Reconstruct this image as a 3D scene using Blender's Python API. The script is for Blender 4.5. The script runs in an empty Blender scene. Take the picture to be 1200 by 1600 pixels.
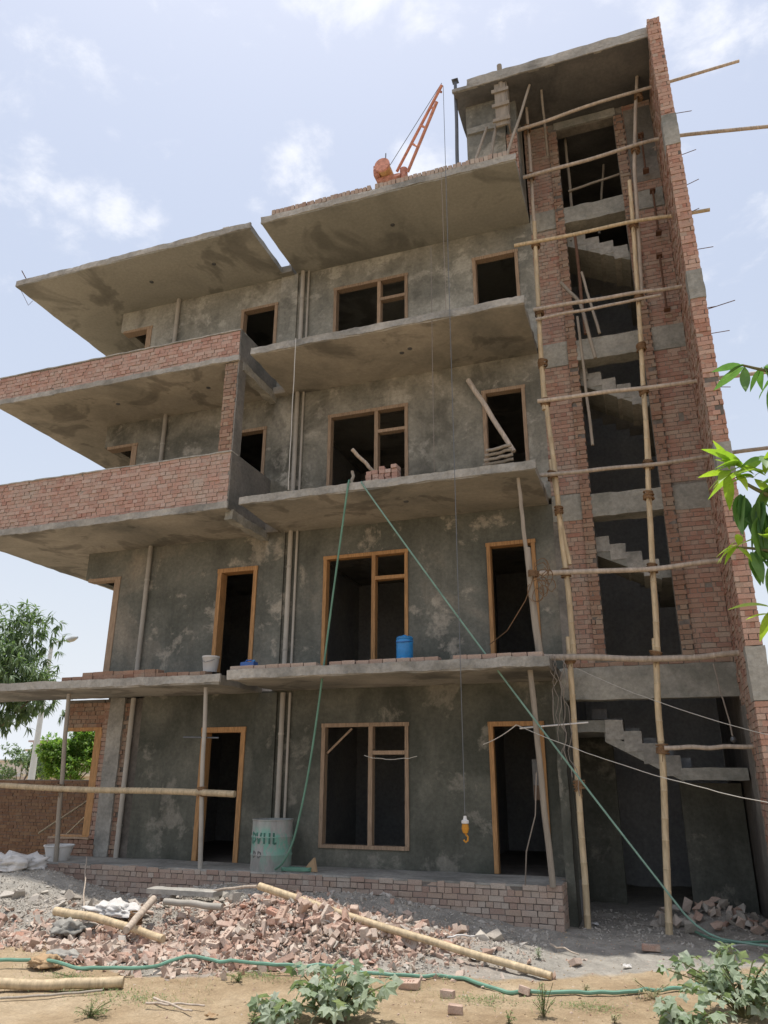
import bpy, bmesh, math, random
from mathutils import Vector, Matrix, noise
from math import radians as rad, pi, sin, cos
random.seed(7)
sc = bpy.context.scene
COL = sc.collection

# ------------------------------------------------------------------ camera
G = 2.1                                  # height of the camera above the ground by the tower
FPX = 1168.45                            # focal length in photograph pixels (1200 x 1600)
yaw, pit, rol = rad(-19.125), rad(19.638), rad(0.239)
Fw = Vector((sin(yaw)*cos(pit), cos(yaw)*cos(pit), sin(pit)))
Rt = Vector((cos(yaw), -sin(yaw), 0)); Up = Rt.cross(Fw)
Rt, Up = cos(rol)*Rt+sin(rol)*Up, -sin(rol)*Rt+cos(rol)*Up
CAM = Vector((0, 0, G))
cam = bpy.data.cameras.new('camera'); co = bpy.data.objects.new('camera', cam); COL.objects.link(co)
M = Matrix((Rt, Up, -Fw)).transposed().to_4x4(); M.translation = CAM
co.matrix_world = M
cam.sensor_fit = 'VERTICAL'; cam.sensor_height = 24.0; cam.lens = FPX/1600*24.0
cam.clip_start = 0.1; cam.clip_end = 3000
sc.camera = co

def ray(x, y): return Fw*FPX + Rt*(x-600) - Up*(y-800)
def onY(x, y, Y): d = ray(x, y); return CAM + d*(Y/d.y)
def onZ(x, y, Z): d = ray(x, y); return CAM + d*((Z-G)/d.z)

# ------------------------------------------------------------------ light
SUN_EL, SUN_AZ = 86.0, -60.0             # azimuth measured from +Y towards +X
el, az = rad(SUN_EL), rad(SUN_AZ)
sdir = Vector((sin(az)*cos(el), cos(az)*cos(el), sin(el)))
world = bpy.data.worlds.new('World'); sc.world = world; world.use_nodes = True
nt = world.node_tree; nt.nodes.clear()
def N(tree, typ, **kw):
    n = tree.nodes.new(typ)
    for k, v in kw.items():
        if k[0] == '_': n.inputs[k[1:].replace('_', ' ')].default_value = v
        else: setattr(n, k, v)
    return n
out = N(nt, 'ShaderNodeOutputWorld'); bg = N(nt, 'ShaderNodeBackground'); bg.inputs['Strength'].default_value = 0.135
sky = N(nt, 'ShaderNodeTexSky', sky_type='NISHITA', sun_disc=False, sun_elevation=el, sun_rotation=az,
        altitude=200, air_density=1.6, dust_density=5.5, ozone_density=2.2)
tc = N(nt, 'ShaderNodeTexCoord')
L = nt.links.new
# clouds: broken cumulus, a few banks where the photograph has them and loose ones all round
nz = N(nt, 'ShaderNodeTexNoise', _Scale=9.0, _Detail=9.0, _Roughness=0.62, _Distortion=0.2)
mp = N(nt, 'ShaderNodeMapping'); mp.inputs['Scale'].default_value = (1, 1, 1.7)
L(tc.outputs['Generated'], mp.inputs[0]); L(mp.outputs[0], nz.inputs['Vector'])
nb = N(nt, 'ShaderNodeTexNoise', _Scale=1.6, _Detail=3.0)
L(tc.outputs['Generated'], nb.inputs['Vector'])
acc = None
def mth(op, a, b=None, c=None, clamp=False):
    m = N(nt, 'ShaderNodeMath', operation=op, use_clamp=clamp)
    for i, v in enumerate((a, b, c)):
        if v is None: continue
        if isinstance(v, (int, float)): m.inputs[i].default_value = v
        else: L(v, m.inputs[i])
    return m.outputs[0]
for (x, y, r, w) in [(655, 35, .055, 1.0), (575, 5, .05, .9), (690, 55, .03, .8), (-20, 262, .06, .8), (50, 285, .065, .9), (110, 310, .06, .9), (175, 332, .05, .9), (235, 350, .045, .8), (285, 358, .03, .6),
                     (455, 235, .035, .8), (450, 275, .035, .7), (515, 208, .03, .75), (400, 325, .02, .5), (1120, 65, .07, .85), (1030, 25, .05, .75), (1185, 35, .055, .85), (640, 268, .05, .75), (20, 80, .10, .45), (475, 310, .035, .6),
                     (-250, 150, .2, .8), (1400, 180, .12, .8), (300, -250, .15, .9), (900, -300, .2, .9)]:
    d = ray(x, y).normalized()
    vd = N(nt, 'ShaderNodeVectorMath', operation='DISTANCE'); L(tc.outputs['Generated'], vd.inputs[0]); vd.inputs[1].default_value = d
    t = mth('SUBTRACT', 1.0, mth('DIVIDE', vd.outputs['Value'], r*1.5), clamp=True)
    t = mth('MULTIPLY', t, w)
    acc = t if acc is None else mth('MAXIMUM', acc, t)
base = mth('MULTIPLY', mth('SUBTRACT', nb.outputs['Fac'], 0.5), 0.25)
v = mth('ADD', mth('ADD', mth('MULTIPLY_ADD', nz.outputs['Fac'], 2.1, -.62), base), mth('MULTIPLY', acc, 0.78))
mr = N(nt, 'ShaderNodeMapRange', interpolation_type='SMOOTHSTEP'); mr.inputs['From Min'].default_value = 0.66; mr.inputs['From Max'].default_value = 1.28
L(v, mr.inputs['Value'])
mx = N(nt, 'ShaderNodeMix', data_type='RGBA')
hz = N(nt, 'ShaderNodeMix', data_type='RGBA'); hz.inputs['Factor'].default_value = 0.42
hz.inputs['B'].default_value = (4.7, 5.15, 6.5, 1)       # thin high veil that whitens the whole sky
L(sky.outputs[0], hz.inputs['A'])
spz = N(nt, 'ShaderNodeSeparateXYZ'); L(tc.outputs['Generated'], spz.inputs[0])
low = mth('POWER', mth('SUBTRACT', 1.0, mth('ABSOLUTE', spz.outputs['Z']), clamp=True), 3.0)
L(mth('MULTIPLY_ADD', low, .40, .55), hz.inputs['Factor'])
hb = N(nt, 'ShaderNodeMix', data_type='RGBA'); L(low, hb.inputs['Factor']); hb.inputs['A'].default_value = (4.3, 4.6, 5.45, 1); hb.inputs['B'].default_value = (5.7, 6.0, 6.4, 1)
L(hb.outputs['Result'], hz.inputs['B'])
mx.inputs['B'].default_value = (6.3, 6.4, 6.8, 1)
L(mth('MULTIPLY', mr.outputs[0], 0.85), mx.inputs['Factor']); L(hz.outputs['Result'], mx.inputs['A'])
L(mx.outputs['Result'], bg.inputs['Color']); L(bg.outputs[0], out.inputs[0])

sl = bpy.data.lights.new('sun', 'SUN'); sl.energy = 3.5; sl.angle = rad(0.53); sl.color = (1, .955, .89)
so = bpy.data.objects.new('sun', sl); COL.objects.link(so); so.rotation_euler = (-sdir).to_track_quat('-Z', 'Y').to_euler()
so.location = (0, 0, 40)
sc.view_settings.view_transform = 'Standard'; sc.view_settings.look = 'None'
sc.view_settings.exposure = 0.30; sc.view_settings.gamma = 1.0; sc.view_settings.use_curve_mapping = False

# ------------------------------------------------------------------ materials
def new_mat(name):
    m = bpy.data.materials.new(name); m.use_nodes = True
    t = m.node_tree; return m, t, t.nodes['Principled BSDF']
def ramp(t, fac, stops, interp='LINEAR'):
    r = t.nodes.new('ShaderNodeValToRGB'); r.color_ramp.interpolation = interp
    while len(r.color_ramp.elements) < len(stops): r.color_ramp.elements.new(0.5)
    for e, (p, c) in zip(r.color_ramp.elements, stops):
        e.position = p; e.color = (*c, 1) if len(c) == 3 else c
    t.links.new(fac, r.inputs[0]); return r.outputs[0]
def coords(t, obj=True):
    g = t.nodes.new('ShaderNodeNewGeometry'); return g.outputs['Position']
def tnoise(t, vec, scale, detail=4, rough=.55, dist=0, off=None, stretch=None):
    if off or stretch:
        m = t.nodes.new('ShaderNodeMapping'); m.inputs['Location'].default_value = off or (0, 0, 0)
        m.inputs['Scale'].default_value = stretch or (1, 1, 1); t.links.new(vec, m.inputs[0]); vec = m.outputs[0]
    n = t.nodes.new('ShaderNodeTexNoise'); t.links.new(vec, n.inputs['Vector'])
    n.inputs['Scale'].default_value = scale; n.inputs['Detail'].default_value = detail
    n.inputs['Roughness'].default_value = rough; n.inputs['Distortion'].default_value = dist
    return n.outputs['Fac']
def mixc(t, fac, a, b, mode='MIX'):
    m = t.nodes.new('ShaderNodeMix'); m.data_type = 'RGBA'; m.blend_type = mode
    for s, v in (('Factor', fac), ('A', a), ('B', b)):
        if isinstance(v, (int, float)): m.inputs[s].default_value = v
        elif isinstance(v, tuple): m.inputs[s].default_value = (*v, 1) if len(v) == 3 else v
        else: t.links.new(v, m.inputs[s])
    return m.outputs['Result']
def bump(t, b, h, strength=.4, dist=.01):
    n = t.nodes.new('ShaderNodeBump'); n.inputs['Strength'].default_value = strength; n.inputs['Distance'].default_value = dist
    t.links.new(h, n.inputs['Height']); t.links.new(n.outputs[0], b.inputs['Normal'])

def mottled(name, dark, mid, light, p=(.36, .5, .66), scale=1.0, off=(0, 0, 0), rough=.93, fine=.35, bd=.008, stretch=None, light2=None, damp=None, drips=False, gain=1.0):
    gray = lambda q: tuple((v*.78+sum(q)/3*.22)*gain for v in q)
    dark, mid, light = gray(dark), gray(mid), gray(light); light2 = light2 and gray(light2)
    """plaster or concrete: big damp patches, smaller dry blotches, trowel grain"""
    m, t, b = new_mat(name); P = coords(t)
    n1 = tnoise(t, P, .75*scale, 5, .6, .5, off, stretch)
    c = ramp(t, n1, [(p[0], dark), (p[1], mid), (p[2], light)])
    if light2:
        n3 = tnoise(t, P, 1.5*scale, 7, .68, .25, (off[0]+9, off[1], off[2]+3))
        f = ramp(t, n3, [(.56, (0, 0, 0)), (.63, (1, 1, 1))])
        c = mixc(t, mixc(t, .75, (0, 0, 0), f), c, light2)
    if damp:
        n5 = tnoise(t, P, damp[0], 4, .62, .6, (off[0]+20, off[1]+7, off[2]))
        k5 = ramp(t, n5, [(damp[1], (1, 1, 1)), (damp[1]+.05, (damp[2]+.18,)*3), (damp[1]+.16, (damp[2],)*3)])
        c = mixc(t, 1.0, c, k5, 'MULTIPLY')
    if drips:
        n6 = tnoise(t, P, 2.6, 6, .65, .1, (3, 1, off[0]), (1, 1, .16)); c = mixc(t, 1.0, c, ramp(t, n6, [(.30, (.80,)*3), (.50, (1, 1, 1)), (.72, (1.16,)*3)]), 'MULTIPLY')
        n7 = tnoise(t, P, 3.4, 3, .9, 1.5, (off[0], 2, 6)); c = mixc(t, 1.0, c, ramp(t, n7, [(.492, (1, 1, 1)), (.499, (.80,)*3), (.502, (.80,)*3), (.509, (1, 1, 1))]), 'MULTIPLY')
    n2 = tnoise(t, P, 14, 8, .7)
    g = ramp(t, n2, [(.25, (1-fine,)*3), (.75, (1+fine*.6,)*3)])
    c = mixc(t, 1.0, c, g, 'MULTIPLY')
    t.links.new(c, b.inputs['Base Color']); b.inputs['Roughness'].default_value = rough
    bump(t, b, tnoise(t, P, 22, 8, .72), .5, bd)
    return m
def plain(name, col, var=.25, scale=6, rough=.85, bs=.3, bd=.004, metal=0, spec=.3, stretch=None):
    m, t, b = new_mat(name)
    tcn = t.nodes.new('ShaderNodeTexCoord'); P = tcn.outputs['Object']
    n = tnoise(t, P, scale, 6, .65, 0, None, stretch)
    c = ramp(t, n, [(.25, tuple(v*(1-var) for v in col)), (.75, tuple(v*(1+var) for v in col))])
    oi = t.nodes.new('ShaderNodeObjectInfo')
    r = ramp(t, oi.outputs['Random'], [(0, (.85,)*3), (1, (1.12,)*3)])
    c = mixc(t, 1.0, c, r, 'MULTIPLY')
    t.links.new(c, b.inputs['Base Color']); b.inputs['Roughness'].default_value = rough; b.inputs['Metallic'].default_value = metal
    b.inputs['Specular IOR Level'].default_value = spec
    bump(t, b, n, bs, bd); return m
def brick_mat(name, cols, dust=(.34, .30, .25), dustamt=.5, off=0.0):
    m, t, b = new_mat(name); g = t.nodes.new('ShaderNodeNewGeometry'); oi = t.nodes.new('ShaderNodeObjectInfo')
    a = t.nodes.new('ShaderNodeMath'); a.operation = 'ADD'; t.links.new(g.outputs['Random Per Island'], a.inputs[0]); t.links.new(oi.outputs['Random'], a.inputs[1])
    f = t.nodes.new('ShaderNodeMath'); f.operation = 'FRACT'; t.links.new(a.outputs[0], f.inputs[0])
    c = ramp(t, f.outputs[0], [(i/(len(cols)-1), c) for i, c in enumerate(cols)])
    P = g.outputs['Position']
    n = tnoise(t, P, 3.2, 8, .7, .3, (off, 0, 0)); k = ramp(t, n, [(.38, (0, 0, 0)), (.70, (1, 1, 1))])
    n4 = tnoise(t, P, .55, 3, .6, .3, (off, 4, 0)); k2 = ramp(t, n4, [(.40, (.25,)*3), (.62, (1, 1, 1))])
    c = mixc(t, mixc(t, 1.0, mixc(t, dustamt, (0, 0, 0), k), k2, 'MULTIPLY'), c, dust)
    n2 = tnoise(t, P, 60, 6, .7); c = mixc(t, 1.0, c, ramp(t, n2, [(.25, (.7,)*3), (.75, (1.2,)*3)]), 'MULTIPLY')
    t.links.new(c, b.inputs['Base Color']); b.inputs['Roughness'].default_value = .95
    b.inputs['Specular IOR Level'].default_value = .2
    bump(t, b, tnoise(t, P, 45, 6, .7), .6, .006); return m

MT = {}
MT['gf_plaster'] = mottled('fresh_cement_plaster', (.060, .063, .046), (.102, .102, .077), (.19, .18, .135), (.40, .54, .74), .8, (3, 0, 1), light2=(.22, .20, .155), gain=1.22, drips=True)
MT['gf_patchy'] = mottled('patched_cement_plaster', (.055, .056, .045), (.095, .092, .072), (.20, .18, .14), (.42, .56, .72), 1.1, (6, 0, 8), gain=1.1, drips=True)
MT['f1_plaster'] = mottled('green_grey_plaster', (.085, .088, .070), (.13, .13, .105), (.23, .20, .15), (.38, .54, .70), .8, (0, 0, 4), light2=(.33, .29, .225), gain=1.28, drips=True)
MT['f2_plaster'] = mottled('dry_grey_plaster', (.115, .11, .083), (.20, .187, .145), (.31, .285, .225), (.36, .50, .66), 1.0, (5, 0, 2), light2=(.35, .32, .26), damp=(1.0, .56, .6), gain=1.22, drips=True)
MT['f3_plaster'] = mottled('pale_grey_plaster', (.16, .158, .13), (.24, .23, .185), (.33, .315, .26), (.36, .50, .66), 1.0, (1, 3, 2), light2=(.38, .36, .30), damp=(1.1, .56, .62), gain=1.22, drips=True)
MT['soffit'] = mottled('stained_concrete_soffit', (.175, .165, .135), (.26, .235, .185), (.38, .335, .265), (.34, .46, .64), .62, (2, 5, 1), fine=.2, damp=(.85, .52, .50), gain=1.12)
MT['soffit_grey'] = mottled('grey_concrete_soffit', (.18, .178, .15), (.24, .235, .195), (.29, .28, .235), (.34, .46, .62), .45, (3, 1.5, 2), fine=.2, damp=(.55, .53, .50), gain=1.22)
MT['soffit_dark'] = mottled('stained_shadow_toned_soffit', (.075, .075, .075), (.11, .108, .105), (.17, .16, .15), (.34, .46, .66), 1.2, (1, 1.5, 2), fine=.25)  # formwork-stained concrete, with the dark formwork shadows also put into the colour
MT['concrete'] = mottled('pale_concrete', (.22, .21, .18), (.34, .32, .275), (.44, .41, .35), (.35, .5, .65), 1.5, (0, 2, 0), bd=.012)
MT['beam'] = mottled('greenish_concrete_beam', (.20, .20, .165), (.30, .29, .245), (.38, .36, .30), (.35, .5, .65), 1.3, (4, 2, 0), bd=.01)
MT['mortar'] = mottled('brick_mortar', (.10, .088, .072), (.16, .135, .11), (.22, .19, .16), (.3, .5, .7), 2, bd=.012)
MT['mortar_pale'] = mottled('pale_tower_mortar', (.17, .15, .12), (.24, .21, .17), (.30, .27, .225), (.3, .5, .7), 2, bd=.012)
MT['brick_fin'] = brick_mat('bright_fin_brick', [(.42, .22, .155), (.50, .30, .23), (.37, .18, .125), (.52, .36, .28), (.45, .25, .18)], dust=(.42, .34, .27), dustamt=.7, off=12)
MT['side_plaster'] = mottled('smeared_side_plaster', (.13, .125, .105), (.20, .18, .15), (.27, .24, .20), (.35, .5, .65), 1.3, (0, 7, 0), bd=.02)
MT['interior'] = mottled('bare_interior_wall', (.30, .31, .32), (.36, .36, .36), (.42, .415, .40), (.35, .5, .65), 1, (0, 2, 5))
RED = [(.37, .20, .145), (.42, .25, .19), (.30, .155, .115), (.44, .31, .24), (.38, .22, .16), (.42, .32, .25), (.35, .16, .115)]
MT['brick'] = brick_mat('red_clay_brick', RED, dust=(.37, .33, .27), dustamt=.95)
MT['brick_dull'] = brick_mat('dusty_clay_brick', [(.27, .15, .10), (.34, .21, .15), (.24, .13, .09), (.36, .26, .19), (.30, .17, .12)], dust=(.30, .27, .21), dustamt=.85, off=3)
MT['brick_base'] = brick_mat('grey_dusty_plinth_brick', [(.40, .29, .22), (.46, .35, .28), (.34, .23, .18), (.48, .40, .33)], dust=(.42, .38, .32), dustamt=.7, off=5)
MT['brick_parapet'] = brick_mat('parapet_brick', [(.42, .24, .185), (.48, .30, .24), (.37, .20, .155), (.50, .36, .30), (.44, .27, .21)], dust=(.42, .36, .30), dustamt=.85, off=9)
MT['brick_wall_far'] = brick_mat('brown_boundary_brick', [(.17, .09, .05), (.20, .12, .07), (.14, .075, .045), (.19, .11, .07)], dust=(.17, .12, .08), dustamt=.5, off=2)
MT['rubble_brick'] = brick_mat('sunlit_broken_brick', [(.42, .27, .20), (.54, .41, .33), (.47, .33, .26), (.38, .22, .16), (.58, .49, .41), (.50, .39, .32), (.46, .25, .18), (.52, .44, .37)], dust=(.53, .46, .38), dustamt=.95, off=1)
MT['rubble_grey'] = brick_mat('cement_chunk', [(.42, .385, .33), (.49, .45, .39), (.36, .32, .27), (.52, .48, .43)], dust=(.50, .45, .39), dustamt=.5)
MT['frame'] = plain('bare_wood_frame', (.40, .22, .095), .45, 9, .7, stretch=(6, 6, .5))
MT['frame_pale'] = plain('dusty_wood_frame', (.35, .25, .17), .45, 9, .75, stretch=(6, 6, .5))
MT['bamboo'] = plain('dry_bamboo', (.47, .37, .235), .40, 4, .6, .2, .003, stretch=(5, 5, .8))
MT['bamboo_grey'] = plain('weathered_bamboo', (.42, .35, .28), .38, 4, .7, .2, .003, stretch=(5, 5, .8))
MT['bamboo_dark'] = plain('dark_weathered_pole', (.17, .145, .12), .25, 4, .75)
MT['wood_grey'] = plain('grey_timber_prop', (.30, .26, .21), .25, 5, .8, stretch=(5, 5, .6))
MT['rope'] = plain('coir_lashing', (.20, .12, .065), .35, 40, .95, .6)
MT['pvc'] = plain('dusty_pvc_pipe', (.40, .37, .32), .18, 3, .55)
MT['steel'] = plain('grey_steel', (.13, .135, .14), .2, 8, .5, metal=.5)
MT['rust'] = plain('rusty_steel', (.13, .07, .045), .35, 20, .85)
MT['hoist'] = plain('faded_red_hoist_paint', (.52, .24, .17), .45, 14, .5)
MT['hoist_yellow'] = plain('orange_motor_paint', (.50, .29, .12), .45, 14, .5)
MT['blue'] = plain('blue_plastic', (.035, .27, .62), .25, 9, .35, .05, spec=.5)
MT['blue_dark'] = plain('dull_blue_plastic', (.04, .12, .36), .15, 5, .45, .05, spec=.5)
MT['white_plastic'] = plain('dusty_white_plastic', (.62, .60, .57), .08, 6, .5, .05)
MT['black'] = plain('black_plastic', (.03, .03, .03), .1, 6, .5)
MT['green_hose'] = plain('faded_green_hose', (.13, .26, .19), .25, 4, .5, .05)
MT['green_rope'] = plain('pale_green_rope', (.22, .36, .29), .3, 3, .7, .2)
MT['wire'] = plain('thin_grey_wire', (.22, .19, .16), .2, 5, .6)
MT['cord_grey'] = plain('pale_grey_cord', (.40, .38, .34), .1, 5, .7)
MT['white_wire'] = plain('white_cable', (.60, .58, .53), .1, 5, .6)
MT['hook'] = plain('yellow_hook_paint', (.55, .25, .03), .2, 20, .5)
MT['sand_clod'] = plain('dry_sand_clod', (.40, .30, .19), .2, 9, 1, .5, .01)
MT['card'] = plain('brown_cardboard', (.38, .26, .15), .1, 6, .9)
MT['sack'] = plain('white_woven_sack', (.55, .53, .50), .2, 9, .85, .5, .01)
MT['bark'] = plain('grey_brown_bark', (.16, .13, .10), .3, 8, .95, .6, .02)
MT['stem'] = plain('brown_green_stem', (.14, .13, .06), .3, 10, .8)
MT['white_paint'] = plain('pale_painted_wall', (.62, .58, .52), .05, 2, .9)
MT['pink_paint'] = plain('pinkish_painted_wall', (.50, .40, .37), .05, 2, .9)
MT['cream_paint'] = plain('cream_painted_wall', (.60, .52, .38), .05, 2, .9)
MT['window_dark'] = plain('dark_window_glass', (.06, .07, .08), .1, 2, .2)
MT['pole_white'] = plain('whitewashed_pole', (.60, .62, .60), .08, 3, .7)
MT['lamp_grey'] = plain('grey_lamp_body', (.35, .37, .37), .08, 3, .5)
def leaf_mat(name, cols, trans=.35, rough=.55):
    m, t, b = new_mat(name); g = t.nodes.new('ShaderNodeNewGeometry'); oi = t.nodes.new('ShaderNodeObjectInfo')
    a = t.nodes.new('ShaderNodeMath'); a.operation = 'ADD'; t.links.new(g.outputs['Random Per Island'], a.inputs[0]); t.links.new(oi.outputs['Random'], a.inputs[1])
    f = t.nodes.new('ShaderNodeMath'); f.operation = 'FRACT'; t.links.new(a.outputs[0], f.inputs[0])
    c = ramp(t, f.outputs[0], [(i/(len(cols)-1), c) for i, c in enumerate(cols)])
    n2 = tnoise(t, g.outputs['Position'], 30, 4, .6); c = mixc(t, 1.0, c, ramp(t, n2, [(.25, (.8,)*3), (.75, (1.2,)*3)]), 'MULTIPLY')
    t.links.new(c, b.inputs['Base Color']); b.inputs['Roughness'].default_value = rough
    tr = t.nodes.new('ShaderNodeBsdfTranslucent'); t.links.new(mixc(t, 1.0, c, (1.3, 1.5, .7), 'MULTIPLY'), tr.inputs['Color'])
    ms = t.nodes.new('ShaderNodeMixShader'); ms.inputs[0].default_value = trans
    o = t.nodes['Material Output']; t.links.new(b.outputs[0], ms.inputs[1]); t.links.new(tr.outputs[0], ms.inputs[2]); t.links.new(ms.outputs[0], o.inputs[0])
    return m
MT['leaf_mango'] = leaf_mat('dusty_mango_leaf', [(.10, .16, .08), (.16, .22, .13), (.08, .13, .07), (.20, .27, .15), (.13, .20, .10)])
MT['leaf_bright'] = leaf_mat('bright_green_leaf', [(.14, .26, .05), (.22, .34, .07), (.10, .20, .05), (.28, .38, .10)], .45)
MT['leaf_near'] = leaf_mat('large_green_leaf', [(.11, .22, .075), (.16, .28, .10), (.075, .16, .065), (.20, .33, .085)], .45, .5)
MT['leaf_young'] = leaf_mat('young_yellow_green_leaf', [(.27, .38, .05), (.34, .44, .06), (.22, .34, .05)], .5, .4)
MT['leaf_dusty'] = leaf_mat('grey_green_dusty_leaf', [(.26, .32, .22), (.36, .41, .32), (.19, .26, .15), (.41, .45, .37), (.13, .19, .09)], .3, .8)
MT['leaf_weed'] = leaf_mat('small_weed_leaf', [(.12, .20, .06), (.20, .27, .10), (.09, .15, .05), (.26, .30, .14)], .3)
MT['dry_grass'] = leaf_mat('dry_straw', [(.40, .34, .22), (.32, .30, .16), (.22, .27, .10), (.46, .40, .28)], .2)

# barrel: dented grey steel with flaking green paint
def barrel_mat():
    m, t, b = new_mat('grey_drum_with_green_paint'); tcn = t.nodes.new('ShaderNodeTexCoord'); P = tcn.outputs['Object']
    n = tnoise(t, P, 5, 8, .75, .2, None, (1, 1, .45)); k = ramp(t, n, [(.47, (0, 0, 0)), (.57, (1, 1, 1))])
    sep = t.nodes.new('ShaderNodeSeparateXYZ'); t.links.new(P, sep.inputs[0])
    zz = ramp(t, sep.outputs['Z'], [(.12, (.25,)*3), (.35, (1,)*3), (.6, (1,)*3), (.72, (.15,)*3)])
    k = mixc(t, 1.0, k, zz, 'MULTIPLY')
    n2 = tnoise(t, P, 9, 6, .7, 0, (3, 0, 0), (1, 1, .3)); base = ramp(t, n2, [(.3, (.24, .235, .22)), (.7, (.40, .39, .36))])
    c = mixc(t, k, base, (.16, .38, .29)); t.links.new(c, b.inputs['Base Color']); b.inputs['Roughness'].default_value = .8
    bump(t, b, n2, .3, .004); return m
MT['barrel'] = barrel_mat()

# ------------------------------------------------------------------ mesh helpers
class MB:
    """collects geometry for ONE mesh object"""
    def __init__(s): s.v = []; s.f = []; s.sm = False
    def quad(s, a, b, c, d): n = len(s.v); s.v += [tuple(a), tuple(b), tuple(c), tuple(d)]; s.f.append((n, n+1, n+2, n+3)); return s
    def poly(s, pts): n = len(s.v); s.v += [tuple(p) for p in pts]; s.f.append(tuple(range(n, n+len(pts)))); return s
    def hexa(s, P):
        n = len(s.v); s.v += [tuple(p) for p in P]
        for q in ((0, 3, 2, 1), (4, 5, 6, 7), (0, 1, 5, 4), (1, 2, 6, 5), (2, 3, 7, 6), (3, 0, 4, 7)): s.f.append(tuple(n+i for i in q))
        return s
    def box(s, x0, x1, y0, y1, z0, z1, j=0.0):
        P = [Vector(p) for p in ((x0, y0, z0), (x1, y0, z0), (x1, y1, z0), (x0, y1, z0), (x0, y0, z1), (x1, y0, z1), (x1, y1, z1), (x0, y1, z1))]
        if j: P = [p+Vector([random.uniform(-j, j) for _ in range(3)]) for p in P]
        return s.hexa(P)
    def obox(s, c, size, m, j=0.0):
        hx, hy, hz = size[0]/2, size[1]/2, size[2]/2
        P = [Vector((sx*hx, sy*hy, sz*hz)) for sx, sy, sz in ((-1, -1, -1), (1, -1, -1), (1, 1, -1), (-1, 1, -1), (-1, -1, 1), (1, -1, 1), (1, 1, 1), (-1, 1, 1))]
        if j: P = [p+Vector([random.uniform(-j, j) for _ in range(3)]) for p in P]
        return s.hexa([Vector(c)+m@p for p in P])
    def rough(s, x0, x1, y0, y1, z0, z1, seg=.2, amp=.012, seed=0, edge=1.0):
        """box with ragged, broken-looking edges"""
        def div(a, b): return max(1, int(round((b-a)/seg)))
        nx, ny, nz_ = div(x0, x1), div(y0, y1), max(1, int(round((z1-z0)/max(seg*.5, .06))))
        idx = {}
        def vid(i, j, k):
            key = (i, j, k)
            if key in idx: return idx[key]
            p = Vector((x0+(x1-x0)*i/nx, y0+(y1-y0)*j/ny, z0+(z1-z0)*k/nz_))
            e = (i in (0, nx))+(j in (0, ny))+(k in (0, nz_))
            a = amp*(.35 if e == 1 else 1.0*edge)
            nv = noise.noise_vector(p*3.1+Vector((seed, 0, 0)))*1.0+noise.noise_vector(p*9.7+Vector((0, seed, 0)))*.8
            p = p+nv*a
            idx[key] = len(s.v); s.v.append(tuple(p)); return idx[key]
        for i in range(nx):
            for j in range(ny):
                s.f.append((vid(i, j, 0), vid(i, j+1, 0), vid(i+1, j+1, 0), vid(i+1, j, 0)))
                s.f.append((vid(i, j, nz_), vid(i+1, j, nz_), vid(i+1, j+1, nz_), vid(i, j+1, nz_)))
        for i in range(nx):
            for k in range(nz_):
                s.f.append((vid(i, 0, k), vid(i+1, 0, k), vid(i+1, 0, k+1), vid(i, 0, k+1)))
                s.f.append((vid(i, ny, k), vid(i, ny, k+1), vid(i+1, ny, k+1), vid(i+1, ny, k)))
        for j in range(ny):
            for k in range(nz_):
                s.f.append((vid(0, j, k), vid(0, j, k+1), vid(0, j+1, k+1), vid(0, j+1, k)))
                s.f.append((vid(nx, j, k), vid(nx, j+1, k), vid(nx, j+1, k+1), vid(nx, j, k+1)))
        return s
    def tube(s, pts, rads, n=8, cap=True):
        pts = [Vector(p) for p in pts]
        if isinstance(rads, (int, float)): rads = [rads]*len(pts)
        base = len(s.v); prev = None
        for i, p in enumerate(pts):
            d = (pts[min(i+1, len(pts)-1)]-pts[max(i-1, 0)])
            d = d.normalized() if d.length > 1e-9 else Vector((0, 0, 1))
            if prev is None:
                a = Vector((0, 0, 1)) if abs(d.z) < .9 else Vector((1, 0, 0)); u = d.cross(a).normalized()
            else: u = (prev-d*prev.dot(d)).normalized()
            prev = u; w = d.cross(u)
            for k in range(n):
                a = 2*pi*k/n; s.v.append(tuple(p+(u*cos(a)+w*sin(a))*rads[i]))
        for i in range(len(pts)-1):
            for k in range(n):
                a = base+i*n+k; b = base+i*n+(k+1) % n; s.f.append((a, b, b+n, a+n))
        if cap:
            s.f.append(tuple(base+k for k in reversed(range(n)))); s.f.append(tuple(base+(len(pts)-1)*n+k for k in range(n)))
        s.sm = True
        return s
    def lathe(s, c, prof, n=24):
        """prof: (r, z) pairs about a vertical axis through c"""
        base = len(s.v); c = Vector(c)
        for r, z in prof:
            for k in range(n): a = 2*pi*k/n; s.v.append((c.x+r*cos(a), c.y+r*sin(a), c.z+z))
        for i in range(len(prof)-1):
            for k in range(n):
                a = base+i*n+k; b = base+i*n+(k+1) % n; s.f.append((a, b, b+n, a+n))
        s.sm = True
        return s
    def mesh(s, name, mat):
        me = bpy.data.meshes.new(name); me.from_pydata(s.v, [], s.f)
        for m in (mat if isinstance(mat, list) else [mat]): me.materials.append(m)
        if s.sm:
            me.polygons.foreach_set('use_smooth', [True]*len(me.polygons))
            try: me.set_sharp_from_angle(angle=rad(40))
            except Exception: pass
        me.update(); return me
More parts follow.
